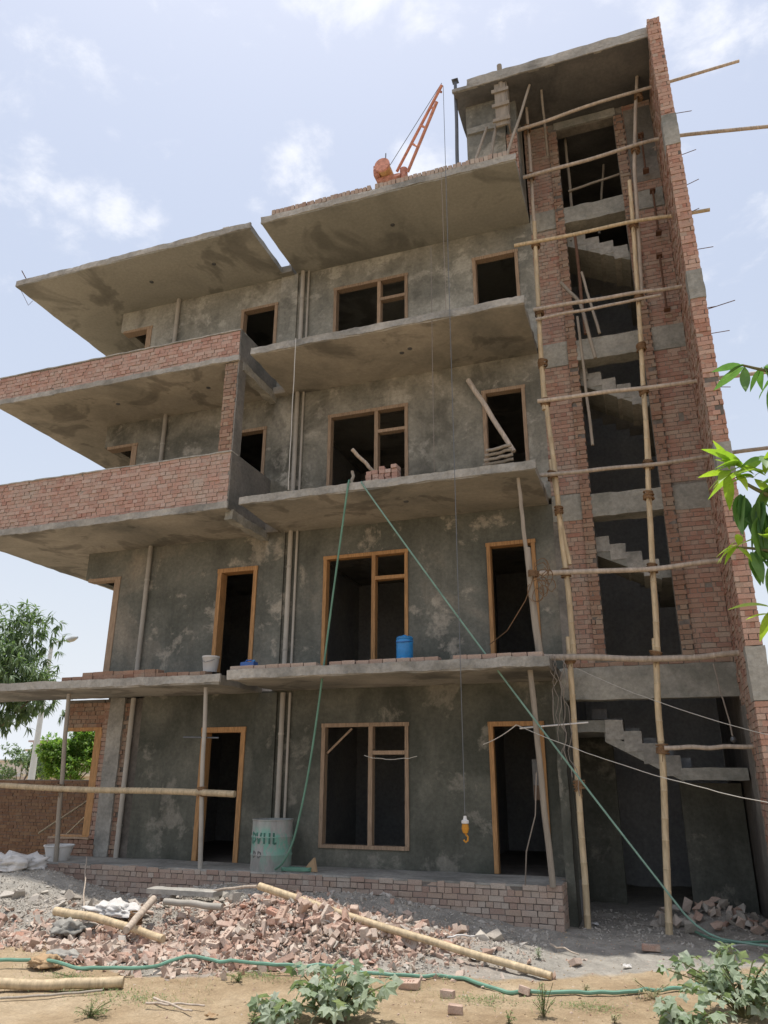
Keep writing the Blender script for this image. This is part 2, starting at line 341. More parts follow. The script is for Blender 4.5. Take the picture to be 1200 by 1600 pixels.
    def build(s, name, mat, parent=None, kind=None, label=None, cat=None, group=None, loc=None):
        me = s.mesh(name, MT[mat] if isinstance(mat, str) else mat)
        if loc is not None: me.transform(Matrix.Translation(-Vector(loc)))
        o = bpy.data.objects.new(name, me); COL.objects.link(o)
        if loc is not None: o.location = loc
        if parent is not None:
            o.parent = parent
            if loc is not None: o.location = Vector(loc)-wloc(parent)
            else: o.location = -wloc(parent)
        tag(o, label, cat, group, kind); return o
def wloc(o):
    l = Vector((0, 0, 0))
    while o is not None: l = l+o.location; o = o.parent
    return l
def tag(o, label=None, cat=None, group=None, kind=None):
    if label: o['label'] = label
    if cat: o['category'] = cat
    if group: o['group'] = group
    if kind: o['kind'] = kind
    return o
def empty(name, loc, label, cat, group=None):
    o = bpy.data.objects.new(name, None); COL.objects.link(o); o.location = loc; o.empty_display_size = .2
    return tag(o, label, cat, group)

def wall(mb, x0, x1, z0, z1, y0, y1, holes=()):
    """wall in the XZ plane, thickness y0..y1, with rectangular openings (hx0,hx1,hz0,hz1)"""
    xs = sorted({x0, x1, *[h[0] for h in holes], *[h[1] for h in holes]}); xs = [x for x in xs if x0 <= x <= x1]
    zs = sorted({z0, z1, *[h[2] for h in holes], *[h[3] for h in holes]}); zs = [z for z in zs if z0 <= z <= z1]
    def full(i, k):
        if i < 0 or k < 0 or i >= len(xs)-1 or k >= len(zs)-1: return False
        cx, cz = (xs[i]+xs[i+1])/2, (zs[k]+zs[k+1])/2
        return not any(h[0] < cx < h[1] and h[2] < cz < h[3] for h in holes)
    for i in range(len(xs)-1):
        for k in range(len(zs)-1):
            if not full(i, k): continue
            a, b, c, d = xs[i], xs[i+1], zs[k], zs[k+1]
            mb.quad((a, y0, c), (b, y0, c), (b, y0, d), (a, y0, d)); mb.quad((a, y1, c), (a, y1, d), (b, y1, d), (b, y1, c))
            if not full(i-1, k): mb.quad((a, y0, c), (a, y0, d), (a, y1, d), (a, y1, c))
            if not full(i+1, k): mb.quad((b, y0, c), (b, y1, c), (b, y1, d), (b, y0, d))
            if not full(i, k-1): mb.quad((a, y0, c), (a, y1, c), (b, y1, c), (b, y0, c))
            if not full(i, k+1): mb.quad((a, y0, d), (b, y0, d), (b, y1, d), (a, y1, d))
    return mb

# ---- bricks: collected first, the largest in view become objects of their own
BR = []                                   # (score, centre, size, rotz, material key, owner key)
def lay(o, u, n, width, height, holes=(), mat='brick', owner='building', bond='english', start=0, hmax=None, skip=0.0, dep=.10, jit=.004, zfun=None):
    """lay courses on a face: o = lower corner, u = direction along, n = outward normal; backing stands behind"""
    u = Vector(u).normalized(); n = Vector(n).normalized(); o = Vector(o)
    H, Lb, J = .0755, .228, .0095; rz = math.atan2(u.y, u.x)
    k = 0; z = 0.0
    while z+H*.6 <= height:
        hh = min(H, height-z)
        head = (k+start) % 2 if bond == 'english' else 0
        x = -(.115 if (bond != 'english' and (k % 2)) else 0) - (0.06 if head else 0)
        while x < width-.015:
            w = (.1085 if head else Lb)
            if bond == 'english' and not head and random.random() < .12: w = .1085
            a, b = max(x, 0), min(x+w, width)
            x += w+J+random.uniform(-.003, .005)
            if b-a < .03: continue
            cx, cz = (a+b)/2, z+hh/2
            segs = [(a, b)]
            for h in holes:
                if h[2] < cz < h[3]:
                    ns = []
                    for (p, q) in segs:
                        if q <= h[0] or p >= h[1]: ns.append((p, q)); continue
                        if p < h[0]-.03: ns.append((p, h[0]))
                        if q > h[1]+.03: ns.append((h[1], q))
                    segs = ns
            for (p, q) in segs:
                if random.random() < skip: continue
                if zfun and not zfun(o+u*((p+q)/2)+Vector((0, 0, cz))): continue
                d = dep+random.uniform(-jit, jit)
                c = o+u*((p+q)/2)+n*(d/2-dep+.012)+Vector((0, 0, cz+random.uniform(-.0035, .0035)))
                sc_ = (q-p)*hh*abs((c-CAM).normalized().dot(n))/(c-CAM).length_squared
                BR.append((sc_, c, (q-p, d, hh), rz+random.uniform(-.012, .012), mat, owner))
        z += H+J; k += 1

# ================================================================== GROUND
def sm(a, b, x): t = max(0, min(1, (x-a)/(b-a))); return t*t*(3-2*t)
def bump2(x, y, cx, cy, rx, ry, h, a=0):
    dx, dy = x-cx, y-cy; u = (dx*cos(a)+dy*sin(a))/rx; v = (-dx*sin(a)+dy*cos(a))/ry
    r = u*u+v*v
    return h*math.exp(-r*1.3) if r < 6 else 0
def gz(x, y):
    z = 0.05*noise.noise((x*.35, y*.35, 3))+.030*noise.noise((x*1.7, y*1.7, 7))+.014*noise.noise((x*4.3, y*4.3, 9))
    z += bump2(x, y, -10.6, 11.6, 2.1, .95, .62)                      # pale gravel heap on the left
    z += bump2(x, y, -13.5, 12.6, 2.0, 1.2, .40)
    z += bump2(x, y, -6.9, 11.7, 1.3, .7, .36)                       # grey heap below the drum
    z += bump2(x, y, -4.6, 11.9, 2.3, .85, .42, .12)                 # ash slope against the plinth
    z += bump2(x, y, -4.9, 10.5, 1.5, .75, .40, -.15)                # brick heap
    z += bump2(x, y, -7.4, 10.4, 1.6, .8, .26)
    z += bump2(x, y, -9.6, 10.3, 1.4, .6, .20)
    z += bump2(x, y, -2.9, 10.9, 1.5, .6, .14, -.25)
    z += bump2(x, y, .75, 14.1, .75, .6, .20)                        # rubble inside the stair bay
    if y > 6: z += .030*noise.noise((x*5, y*5, 1))*sm(7.5, 9.5, y)
    return z
def grid_lines(a, b, fine0, fine1, fs, cs):
    out = []; x = a
    while x < b:
        out.append(x)
        if fine0 <= x < fine1: x += fs
        else:
            d = (fine0-x) if x < fine0 else (x-fine1)
            x += min(max(cs, d*.25), 80) if x >= fine1 else min(max(cs, d*.25), max(d, fs))
    out.append(b); return out
gx = grid_lines(-400, 400, -15, 3.5, .09, .5); gy = grid_lines(-400, 900, 5.5, 15, .09, .5)
gm = MB(); gv = []
for y in gy:
    for x in gx: gm.v.append((x, y, gz(x, y) if (-40 < x < 40 and -20 < y < 60) else 0))
nx = len(gx)
for j in range(len(gy)-1):
    for i in range(nx-1): a = j*nx+i; gm.f.append((a, a+1, a+1+nx, a+nx))
gm.sm = True
def ground_mat():
    m, t, b = new_mat('dusty_site_ground'); P = coords(t)
    sand = ramp(t, tnoise(t, P, .9, 8, .65, .2), [(.30, (.30, .215, .13)), (.5, (.42, .32, .205)), (.68, (.50, .40, .275))])
    ash = ramp(t, tnoise(t, P, 2.2, 9, .7, .1, (4, 0, 0)), [(.3, (.27, .255, .225)), (.6, (.42, .39, .34)), (.75, (.50, .46, .40))])
    at = t.nodes.new('ShaderNodeAttribute'); at.attribute_name = 'rubble'
    n = tnoise(t, P, 1.3, 6, .7); ad = t.nodes.new('ShaderNodeMath'); ad.operation = 'ADD'
    sb = t.nodes.new('ShaderNodeMath'); sb.operation = 'MULTIPLY_ADD'; t.links.new(n, sb.inputs[0]); sb.inputs[1].default_value = .9; sb.inputs[2].default_value = -.45
    t.links.new(at.outputs['Fac'], ad.inputs[0]); t.links.new(sb.outputs[0], ad.inputs[1])
    k = ramp(t, ad.outputs[0], [(.38, (0, 0, 0)), (.62, (1, 1, 1))])
    c = mixc(t, k, sand, ash)
    pink = ramp(t, tnoise(t, P, .8, 5, .6, 0, (8, 1, 0)), [(.45, (0, 0, 0)), (.62, (1, 1, 1))])
    at2 = t.nodes.new('ShaderNodeAttribute'); at2.attribute_name = 'brickdust'
    c = mixc(t, mixc(t, 1.0, pink, at2.outputs['Color'], 'MULTIPLY'), c, (.44, .27, .19))
    b6 = tnoise(t, P, 7, 6, .7, .4); c = mixc(t, 1.0, c, ramp(t, b6, [(.3, (.84,)*3), (.7, (1.12,)*3)]), 'MULTIPLY')
    g = tnoise(t, P, 38, 8, .75); c = mixc(t, 1.0, c, ramp(t, g, [(.25, (.68,)*3), (.72, (1.18,)*3)]), 'MULTIPLY')
    t.links.new(c, b.inputs['Base Color']); b.inputs['Roughness'].default_value = 1; b.inputs['Specular IOR Level'].default_value = .1
    gg = t.nodes.new('ShaderNodeMath'); gg.operation = 'MULTIPLY_ADD'; t.links.new(b6, gg.inputs[0]); gg.inputs[1].default_value = 2.2; t.links.new(g, gg.inputs[2])
    bump(t, b, gg.outputs[0], .9, .022); return m
me = gm.mesh('ground', ground_mat())
a1 = me.attributes.new('rubble', 'FLOAT', 'POINT'); a2 = me.attributes.new('brickdust', 'FLOAT', 'POINT')
v1 = []; v2 = []
for x, y, z in gm.v:
    lim = 8.95-.65*math.exp(-((x+5.7)/1.3)**2)+.35*noise.noise((x*.6, 0, 2))+.35*sm(-4.6, -2.4, x) if x < -2.2 else 9.2+(x+2.2)*.62
    v1.append(sm(lim-.3, lim+.5, y)*(1-sm(17, 21, y))*(1-sm(1.8, 4.0, x))*(1-sm(-19, -23, x) if x < -19 else 1)); v2.append(sm(lim-.2, lim+.4, y)*(1-sm(11, 11.6, y))*(1-sm(-3.5, -1.5, x))*sm(-9.5, -7.5, x))
a1.data.foreach_set('value', v1); a2.data.foreach_set('value', v2)
go = bpy.data.objects.new('ground', me); COL.objects.link(go); tag(go, kind='structure')

# ================================================================== BUILDING
B = empty('unfinished_building', (-4.8, 13.5, 0), 'tall unfinished brick and concrete building with cantilevered balconies and open stair tower', 'building')
WY, WT = 13.5, 13.73
S = [3.72, 6.98, 10.25, 13.50]; T = [3.88, 7.13, 10.40, 13.65]; F0 = .60
# plinth
MB().rough(-11.9, -1.50, 12.34, 18.5, -.3, F0, .35, .012, 1).build('plinth', 'mortar', B)
MB().rough(-11.88, -1.52, 12.33, 13.45, F0, F0+.03, .3, .012, 2).build('floor_screed', 'concrete', B)
lay((-11.88, 12.34, -.30), (1, 0, 0), (0, -1, 0), 10.38, .93, mat='brick_base', jit=.008, dep=.11)
lay((-1.50, 12.34, -.30), (0, 1, 0), (1, 0, 0), 1.15, .93, mat='brick_base', jit=.006, dep=.11)
# slabs
for i in (1, 2):
    MB().rough(-13.7, -7.28, 11.77, 18.5, S[i], S[i]+.12, .22, .014, i).build('balcony_slab', 'soffit' if i < 2 else 'soffit', B)
for i in (0, 1, 2):
    MB().rough(-6.95, -1.40, 11.72, 18.5, S[i], T[i], .18, .022, 10+i).build('balcony_slab', 'soffit', B)
MB().rough(-13.9, -7.22, 11.88, 13.49, S[0]-.03, S[0]+.13, .2, .016, 4).build('porch_slab', 'soffit', B)
MB().rough(-11.05, -7.0, 13.5, 18.5, S[0], S[0]+.15, .5, .01, 5).build('floor_slab', 'interior', B)
MB().rough(-13.7, -7.22, 11.70, 18.5, S[3], T[3], .22, .016, 6).build('roof_slab', 'soffit_grey', B)
MB().rough(-6.90, -1.36, 11.66, 18.5, S[3], T[3], .22, .014, 7).build('roof_slab', 'soffit_grey', B)
# pale ragged lips cast along the slab fronts
for (x0, x1, y, z0, z1, sd) in ((-6.97, -1.38, 11.70, S[0]+.02, T[0]+.015, 1), (-6.97, -1.38, 11.70, S[1]+.02, T[1]+.02, 2), (-6.97, -1.38, 11.70, S[2]+.02, T[2]+.02, 3),
                               (-13.72, -7.26, 11.75, S[1]+.0, S[1]+.14, 4), (-13.72, -7.26, 11.75, S[2]+.0, S[2]+.12, 5), (-13.92, -7.20, 11.86, S[0]-.01, S[0]+.135, 6),
                               (-13.72, -7.20, 11.68, S[3]+.02, T[3]+.015, 7), (-6.92, -1.34, 11.64, S[3]+.02, T[3]+.02, 8)):
    MB().rough(x0, x1, y, y+.05, z0, z1, .07, .016, 20+sd).build('slab_lip', 'concrete', B)
# facade walls, storey by storey
DL = (-8.42, -7.48); DR = (-2.66, -1.74); WN = (-5.93, -4.19)
ops = [
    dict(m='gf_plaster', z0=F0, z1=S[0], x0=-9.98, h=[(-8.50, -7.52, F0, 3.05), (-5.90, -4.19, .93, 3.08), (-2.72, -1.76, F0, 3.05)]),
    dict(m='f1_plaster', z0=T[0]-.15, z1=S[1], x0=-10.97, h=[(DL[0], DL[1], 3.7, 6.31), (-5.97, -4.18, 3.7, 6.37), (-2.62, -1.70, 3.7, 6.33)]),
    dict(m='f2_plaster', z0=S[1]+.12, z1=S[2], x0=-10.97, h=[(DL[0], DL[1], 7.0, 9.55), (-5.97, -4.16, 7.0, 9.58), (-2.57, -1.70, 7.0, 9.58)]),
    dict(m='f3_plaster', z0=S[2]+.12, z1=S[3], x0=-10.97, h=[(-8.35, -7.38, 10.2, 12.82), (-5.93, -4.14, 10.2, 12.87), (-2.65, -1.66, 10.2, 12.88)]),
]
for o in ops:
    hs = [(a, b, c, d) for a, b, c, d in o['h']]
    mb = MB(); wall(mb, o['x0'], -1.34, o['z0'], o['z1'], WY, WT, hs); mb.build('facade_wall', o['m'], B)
def frame(x0, x1, z0, z1, mat, sill=False, mull=None, trans=None, name='door_frame', w=.07, y0=WY-.025, y1=WY+.14):
    fr = MB(); fr.box(x0, x0+w, y0, y1, z0, z1-w, .004); fr.box(x1-w, x1, y0, y1, z0, z1-w, .004)
    fr.box(x0-.01, x1+.01, y0-.004, y1, z1-w, z1+.0, .004)
    if sill: fr.box(x0, x1, y0-.003, y1, z0-w*.8, z0, .004)
    f = fr.build(name, mat, B)
    if mull:
        MB().box(mull-.04, mull+.04, y0+.004, y1-.01, z0, z1-w, .003).build('mullion', mat, f)
        if trans: MB().box(mull+.04, x1-w, y0+.008, y1-.012, trans-.035, trans+.035, .003).build('transom', mat, f)
    return f
frame(-8.50, -7.52, F0+.03, 3.05, 'frame', w=.10, y1=WT-.02)
f = frame(-5.90, -4.19, .99, 3.08, 'frame_pale', True, -4.92, 2.55, 'window_frame')
MB().tube([(-5.78, WY+.01, 2.55), (-5.30, WY+.01, 2.98)], .022, 6).build('corner_brace', 'frame_pale', f)
frame(-2.72, -1.76, F0+.03, 3.05, 'frame', w=.075)
frame(DL[0], DL[1], 3.9, 6.31, 'frame', w=.09, y1=WT-.02)
frame(-5.97, -4.18, 3.9, 6.37, 'frame', False, -4.89, 5.83, 'window_frame')
frame(-2.62, -1.70, 3.9, 6.33, 'frame', w=.075)
frame(DL[0], DL[1], 7.14, 9.55, 'frame_pale')
frame(-5.97, -4.16, 7.14, 9.58, 'frame_pale', False, -4.86, 9.02, 'window_frame')
frame(-2.57, -1.70, 7.14, 9.58, 'frame_pale')
frame(-8.35, -7.38, 10.42, 12.82, 'frame_pale')
frame(-5.93, -4.14, 10.42, 12.87, 'frame_pale', False, -4.82, 12.32, 'window_frame')
frame(-2.65, -1.66, 10.42, 12.88, 'frame_pale')
# pilaster behind the gap between the two balcony stacks
for a, b, m in ((F0, S[0]-.04, 'gf_plaster'), (T[0], S[1], 'f1_plaster'), (S[1]+.15, S[2], 'f2_plaster'), (T[2], S[3], 'f3_plaster')):
    MB().box(-7.30, -6.86, WY-.05, WY+.01, a, b).build('pilaster', m, B)
for z in (S[1], S[2], S[3]): MB().rough(-7.27, -6.96, 13.3, 18.5, z-.02, z+.16, .3, .012, 9).build('floor_slab', 'soffit', B)
# broken downstand beams under the right ends of the left balconies
for z in (S[1], S[2]): MB().rough(-7.42, -7.24, 11.95, 13.45, z-.16, z+.02, .12, .03, 31).build('downstand_beam', 'beam', B)
# corner openings on the left with lintels over them
for k, (z0, z1, m) in enumerate(((3.10, S[0]-.05, 'mortar'), (6.36, S[1], 'f1_plaster'), (9.66, S[2], 'f2_plaster'), (12.93, S[3], 'f3_plaster'))):
    lt = MB().box(-11.9, -10.95, WY+.004, WT, z0, z1); lt.box(-11.9, -11.68, WT+.002, 16.2, z0, z1)
    lt.build('corner_lintel', m, B)
    fm = MB(); fr0 = 'frame' if k == 0 else 'frame_pale'
    zb = (1.0, 4.0, 7.2, 10.5)[k]
    fm.box(-11.08, -10.91 if k == 0 else -10.93, WY-.02, WT-.03, zb, z0-.07, .004); fm.box(-11.80, -10.92, WY-.024, WT-.03, z0-.07, z0, .004)
    if k == 0: fm.box(-11.80, -10.93, WY-.02, WT-.03, .955, 1.0, .004)
    f = fm.build('window_frame', fr0, B)
lay((-11.9, WY+.002, 3.10), (1, 0, 0), (0, -1, 0), 1.16, S[0]-3.18, mat='brick_dull', jit=.006)
# ground-floor corner: brick jamb, concrete column, toothed brick strip
MB().box(-10.93, -9.98, WY+.015, WT, F0, S[0]-.05).build('corner_wall', 'mortar', B)
MB().rough(-10.76, -10.40, WY-.05, WT-.02, F0, S[0]-.04, .2, .008, 44).build('column', 'concrete', B)
lay((-10.93, WY+.005, F0), (1, 0, 0), (0, -1, 0), .16, S[0]-F0-.1, mat='brick', jit=.010)
lay((-10.40, WY+.005, F0), (1, 0, 0), (0, -1, 0), .22, S[0]-F0-.1, mat='brick_dull', jit=.015, skip=.12)
MB().box(-11.86, -10.76, WY+.015, WT, F0-.05, .95).build('sill_wall', 'mortar', B)
lay((-11.88, WY-.06, F0), (1, 0, 0), (0, -1, 0), 1.15, .34, mat='brick_dull', jit=.01)
MB().rough(-11.85, -10.85, WY-.10, WT, .94, .975, .2, .01, 5).build('sill', 'frame_pale', B)
# interior: partitions, back and side walls keep the rooms dark
itn = MB(); wall(itn, -11.05, 1.38, -.5, 16.1, 18.3, 18.5)
itn.quad((-11.04, 13.74, 0.5), (-11.04, 18.3, 0.5), (-11.04, 18.3, 13.5), (-11.04, 13.74, 13.5))
itn.build('back_wall', 'interior', B)
MB().box(-11.04, -10.9, WT, 18.3, F0, S[3]).build('side_wall', 'interior', B)
for x in (-7.1, -3.4): MB().box(x-.06, x+.06, WT+.5, 18.3, F0, S[3]).build('partition_wall', 'interior', B)
MB().box(-1.52, -1.40, WT, 18.3, 0, S[3]).build('partition_wall', 'interior', B)
# parapets
for (z0, z1) in ((S[1]+.12, 8.19), (S[2]+.12, 10.99)):
    pb = MB().box(-13.70, -7.30, 11.80, 12.01, z0-.01, z1-.015); pb.box(-13.70, -13.48, 12.01, 16.4, z0-.01, z1-.015); pb.box(-7.51, -7.30, 12.01, 13.49, z0-.01, z1-.015)
    pp = pb.build('balcony_parapet', 'mortar_pale', B)
    lay((-13.72, 11.80, z0), (1, 0, 0), (0, -1, 0), 6.42, z1-z0, mat='brick_parapet', jit=.010)
    MB().rough(-7.31, -7.272, 11.80, 13.48, z0-.1, z1+.01, .25, .006, 8).build('parapet_render', 'side_plaster', B)
    cp = MB().rough(-13.73, -7.27, 11.77, 12.03, z1-.014, z1+.012, .12, .012, int(z1*3)).build('parapet_topping', 'concrete', B)
# brick pier between the two left balconies
MB().box(-7.58, -7.29, 11.82, 12.08, 8.19, S[2]).build('pier', 'mortar', B)
lay((-7.60, 11.82, 8.20), (1, 0, 0), (0, -1, 0), .31, S[2]-8.21, mat='brick_dull', jit=.010)
MB().rough(-7.30, -7.27, 11.80, 12.10, 8.20, S[2], .2, .006, 3).build('pier_render', 'side_plaster', B)

# kerb bricks on the slab fronts
lay((-6.95, 11.76, T[0]+.01), (1, 0, 0), (0, -1, 0), 5.5, .078, mat='brick_base', jit=.012, dep=.22, bond='stretch', skip=.03)
lay((-10.75, 11.95, S[0]+.135), (1, 0, 0), (0, -1, 0), 3.2, .078, mat='brick_dull', jit=.015, dep=.22, bond='stretch')
lay((-10.3, 11.97, S[0]+.215), (1, 0, 0), (0, -1, 0), 1.7, .078, mat='brick_dull', jit=.02, dep=.22, bond='stretch', skip=.15)
x = -6.62
while x < -1.55:                                                # bricks on edge along the main roof front
    if random.random() > .04:
        c = Vector((x, 11.76+random.uniform(-.012, .012), T[3]+.082+random.uniform(-.004, .004))); BR.append((.00004, c, (.078, .225, .118), random.uniform(-.06, .06), 'brick_base', 'building'))
    x += .092
lay((-13.7, 11.78, T[3]+.012), (1, 0, 0), (0, -1, 0), 6.4, .05, mat='brick_dull', jit=.015, dep=.2, bond='stretch', skip=.1)
for k in range(9):                                              # loose course on the third floor slab front
    c = Vector((-5.7+k*.24+random.uniform(-.02, .02), 11.86, T[2]+.05)); BR.append((.00005, c, (.22, .11, .072), random.uniform(-.15, .15), 'brick_parapet', 'building'))
# downpipes on the facade
for (z0, z1) in ((F0, S[0]-.05), (T[0], S[1]), (7.2, S[2]), (10.42, S[3])):
    for x in (-6.72, -10.17):
        p = MB().tube([(x, WY-.07, z0), (x+.004, WY-.075, (z0+z1)/2), (x, WY-.07, z1)], .050, 12).build('downpipe', 'pvc', B)
        for q in (.2, .75): zz = z0+(z1-z0)*q; MB().lathe((x, WY-.07, zz), [(.051, -.02), (.058, -.02), (.058, .02), (.051, .02)], 12).build('pipe_clamp', 'pvc', p)
    MB().tube([(-6.585, WY-.04, z0), (-6.58, WY-.045, z1)], .026, 8).build('downpipe', 'pvc', B)

# ---------------------------------------------------------------- stair tower
OX0, OX1 = -.62, .60
op = [(OX0, OX1, 4.08, 6.66), (OX0, OX1, 7.08, 9.92), (OX0, OX1, 10.36, 13.25), (OX0, OX1, 13.65, 15.83)]
tw = MB(); wall(tw, -1.34, 1.385, 3.40, 16.06, WY+.012, WT+.01, op); tw.build('tower_wall', 'mortar_pale', B)
bands = [(3.38, 4.02), (6.64, 7.07), (9.90, 10.36), (13.24, 13.65)]
for i, (a, b) in enumerate(bands):
    if i == 0: MB().rough(-1.42, 1.40, WY-.035, WT+.03, a, b-.1, .16, .016, 50).build('ring_beam', 'beam', B)
    else:
        MB().rough(OX0-.02, OX1+.02, WY-.045, WT+.08, a, b, .13, .018, 50+i).build('ring_beam', 'beam', B)
        MB().rough(-1.34, -.80, WY-.012, WT-.1, a-.03, b+.05, .16, .012, 60+i).build('ring_beam', 'beam', B)
        MB().rough(.80, 1.38, WY-.012, WT-.1, a-.03, b+.02, .16, .012, 70+i).build('ring_beam', 'beam', B)
lay((-1.30, WY+.0, 3.925), (1, 0, 0), (0, -1, 0), 2.66, .075, mat='brick_dull', bond='stretch', dep=.12)
MB().rough(OX0-.05, OX1+.05, WY-.03, WT, 15.84, 16.05, .15, .01, 57).build('lintel', 'beam', B)
bh = [(0, 3, a-.03-4.0, b+.05-4.0) for a, b in bands[1:]]
lay((-1.34, WY+.012, 4.0), (1, 0, 0), (0, -1, 0), .545, 12.05, bh, mat='brick', jit=.005, start=1)
lay((.80, WY+.012, 4.0), (1, 0, 0), (0, -1, 0), .58, 12.05, bh+[(.30, .42, 1.22, 1.31), (.27, .36, 4.35, 4.46)], mat='brick', jit=.005)
# a grey plaster skin left over parts of the brick panels
MB().rough(-1.345, -1.15, WY-.012, WY+.03, 4.02, 6.6, .2, .006, 81).build('render_patch', 'side_plaster', B)
MB().rough(.82, 1.37, WY-.008, WY+.03, 13.9, 15.9, .2, .008, 83).build('render_patch', 'side_plaster', B)
# toothed jambs
for (x, w) in ((-.80, .185), (.605, .19)):
    MB().box(x+.01, x+w-.01, WY-.05, WT+.005, 4.05, 15.83).build('jamb', 'mortar', B)
    lay((x, WY-.052, 4.06), (1, 0, 0), (0, -1, 0), w, 11.77, mat='brick_dull', jit=.014, skip=.015)
# projecting side wall (fin) with its brick end
FB = [(3.15, 3.90), (6.55, 7.08), (9.75, 10.32), (13.10, 13.80)]
MB().box(1.395, 1.605, 11.80, 18.5, 0, 16.30).build('side_wall', 'mortar', B)
fh = [(0, 1, a, b) for a, b in FB]
lay((1.383, 11.80, 0), (1, 0, 0), (0, -1, 0), .235, 16.32, fh, mat='brick_fin', jit=.012)
lay((1.395, 13.50, 0), (0, -1, 0), (-1, 0, 0), 1.71, 16.30, [(1.4, 2.0, a, b) for a, b in FB]+[(0, 1.5, 15.9, 16.3)], mat='brick', jit=.012)
MB().rough(1.368, 1.392, 12.9, 13.49, .1, 3.2, .16, .014, 90).build('side_render', 'side_plaster', B)
for i, (a, b) in enumerate(FB):
    MB().rough(1.372, 1.628, 11.775, 12.08, a, b, .12, .012, 92+i).build('concrete_block', 'beam', B)
# rear inner walls of the stair bay at ground level
MB().box(.35, 1.36, 15.2, 15.35, 0, 2.05).build('stair_wall', 'f1_plaster', B)
MB().box(-1.39, -.75, 15.6, 15.75, 0, 3.2).build('stair_wall', 'gf_plaster', B)
MB().rough(-1.50, -1.36, 12.9, 13.5, 0, 3.4, .2, .01, 97).build('column', 'gf_plaster', B)
# flights: steps falling to the right
def flight(x0, zt, n, tread=.275, rise=.18, land=True, y0=13.76, y1=14.75, left=None):
    st = empty('staircase', (x0, y0, zt), None, None); st.parent = B; st.location = Vector((x0, y0, zt))-wloc(B)
    for k in range(n):
        a = x0+k*tread; z = zt-k*rise
        MB().rough(a, a+tread+.004, y0, y1, z-rise-.13, z, .12, .010, k+int(zt)).build('step', 'concrete', st)
    xe, ze = x0+n*tread, zt-n*rise
    w = MB(); t0 = .16
    P = [(x0-.02, zt-rise-.01), (xe+.02, ze-.02), (xe+.02, ze-t0-.06), (x0-.02, zt-rise-t0)]
    w.hexa([(P[3][0], y0+.01, P[3][1]), (P[2][0], y0+.01, P[2][1]), (P[2][0], y1-.01, P[2][1]), (P[3][0], y1-.01, P[3][1]),
            (P[0][0], y0+.01, P[0][1]), (P[1][0], y0+.01, P[1][1]), (P[1][0], y1-.01, P[1][1]), (P[0][0], y1-.01, P[0][1])])
    w.build('waist_slab', 'beam', st)
    if land and xe < 1.33: MB().rough(xe, 1.37, y0-.003, y1+1.6, ze-.19, ze, .14, .012, 5).build('landing', 'beam', st)
    if left: MB().rough(left, x0, y0-.003, y1+.6, zt-.20, zt, .14, .014, 6).build('landing', 'beam', st)
    # second flight behind, climbing to the left
    for k in range(6):
        b_ = xe+.2-k*.27; z = ze+(k+1)*.175
        MB().box(b_-.27, b_, y1+.12, y1+1.1, z-.19, z).build('step', 'interior', st)
    return st
flight(-.76, 3.06, 4, .285, .192, True, left=-1.38)
flight(-.66, 6.34, 4, .27, .17)
flight(-.74, 9.93, 5, .26, .175)
flight(-.80, 13.33, 5, .275, .175)
# props and poles inside the top openings: things of their own, below
# mumty (stair head) roof, fascia, left wall
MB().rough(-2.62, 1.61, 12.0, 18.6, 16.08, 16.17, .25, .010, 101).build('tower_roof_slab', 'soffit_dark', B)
MB().rough(-2.31, 1.63, 11.98, 12.25, 16.17, 16.34, .14, .014, 102).build('tower_roof_fascia', 'concrete', B)
MB().rough(-2.64, 1.64, 11.975, 12.03, 16.085, 16.165, .12, .012, 103).build('slab_lip', 'concrete', B)
MB().box(-2.45, -1.62, 12.45, 12.62, T[3], 16.08).build('tower_wall', 'f3_plaster', B)
MB().rough(-2.42, -1.62, 12.40, 12.5, 15.25, 15.42, .12, .012, 104).build('lintel', 'beam', B)
MB().box(-1.60, -1.38, 12.62, 13.52, T[3], 16.08).build('tower_wall', 'f3_plaster', B)
MB().box(-2.45, -2.3, 12.64, 18.3, T[3], 16.08).build('tower_wall', 'f3_plaster', B)
lay((-1.60, 12.45, T[3]), (1, 0, 0), (0, -1, 0), .22, 1.4, mat='brick', jit=.01)
fw = MB().box(-1.74, -1.50, 12.06, 12.09, 14.9, 16.06, .01); fw.box(-1.50, -1.47, 12.06, 12.34, 14.9, 16.06, .01)
for z in (15.0, 15.4, 15.8): fw.box(-1.80, -1.44, 12.02, 12.055, z, z+.08, .006)
fw.build('column_formwork', 'wood_grey', B)
# small lamp points and holes left in the soffits
for (x, y, z) in ((-10.4, 12.6, S[3]), (-8.6, 12.5, S[3]), (-10.9, 12.6, S[2]), (-8.5, 12.6, S[2]), (-4.2, 12.6, S[3]), (-4.0, 12.6, S[2]), (-3.8, 12.5, S[2]), (-3.9, 12.5, S[1])):
    MB().lathe((x, y, z-.012), [(.0, 0), (.045, 0), (.05, .012), (.05, .03)], 12).build('junction_box', 'steel', B)
# rebar stubs
def rebar(pts, r=.008): MB().tube(pts, r, 5).build('rebar', 'rust', B)
rebar([(-13.45, 11.8, T[3]), (-13.62, 11.7, T[3]+.32)], .012); rebar([(-13.6, 11.75, S[3]-.05), (-13.3, 11.8, S[3]-.55), (-13.25, 11.85, S[3]-.4)], .006)
for x in (-7.05, -6.98, -6.93): rebar([(x, 13.35, T[3]), (x+.01, 13.33, T[3]+.55)], .008)
for z in (13.9, 12.2, 11.6, 9.6, 9.1, 8.1, 5.2, 12.9, 10.8): rebar([(1.6, 11.9, z), (1.6+random.uniform(.1, .35), 11.9+random.uniform(-.1, .1), z+random.uniform(-.04, .06))], .007)
rebar([(1.6, 12.2, 9.75), (2.1, 12.1, 9.78)], .008)

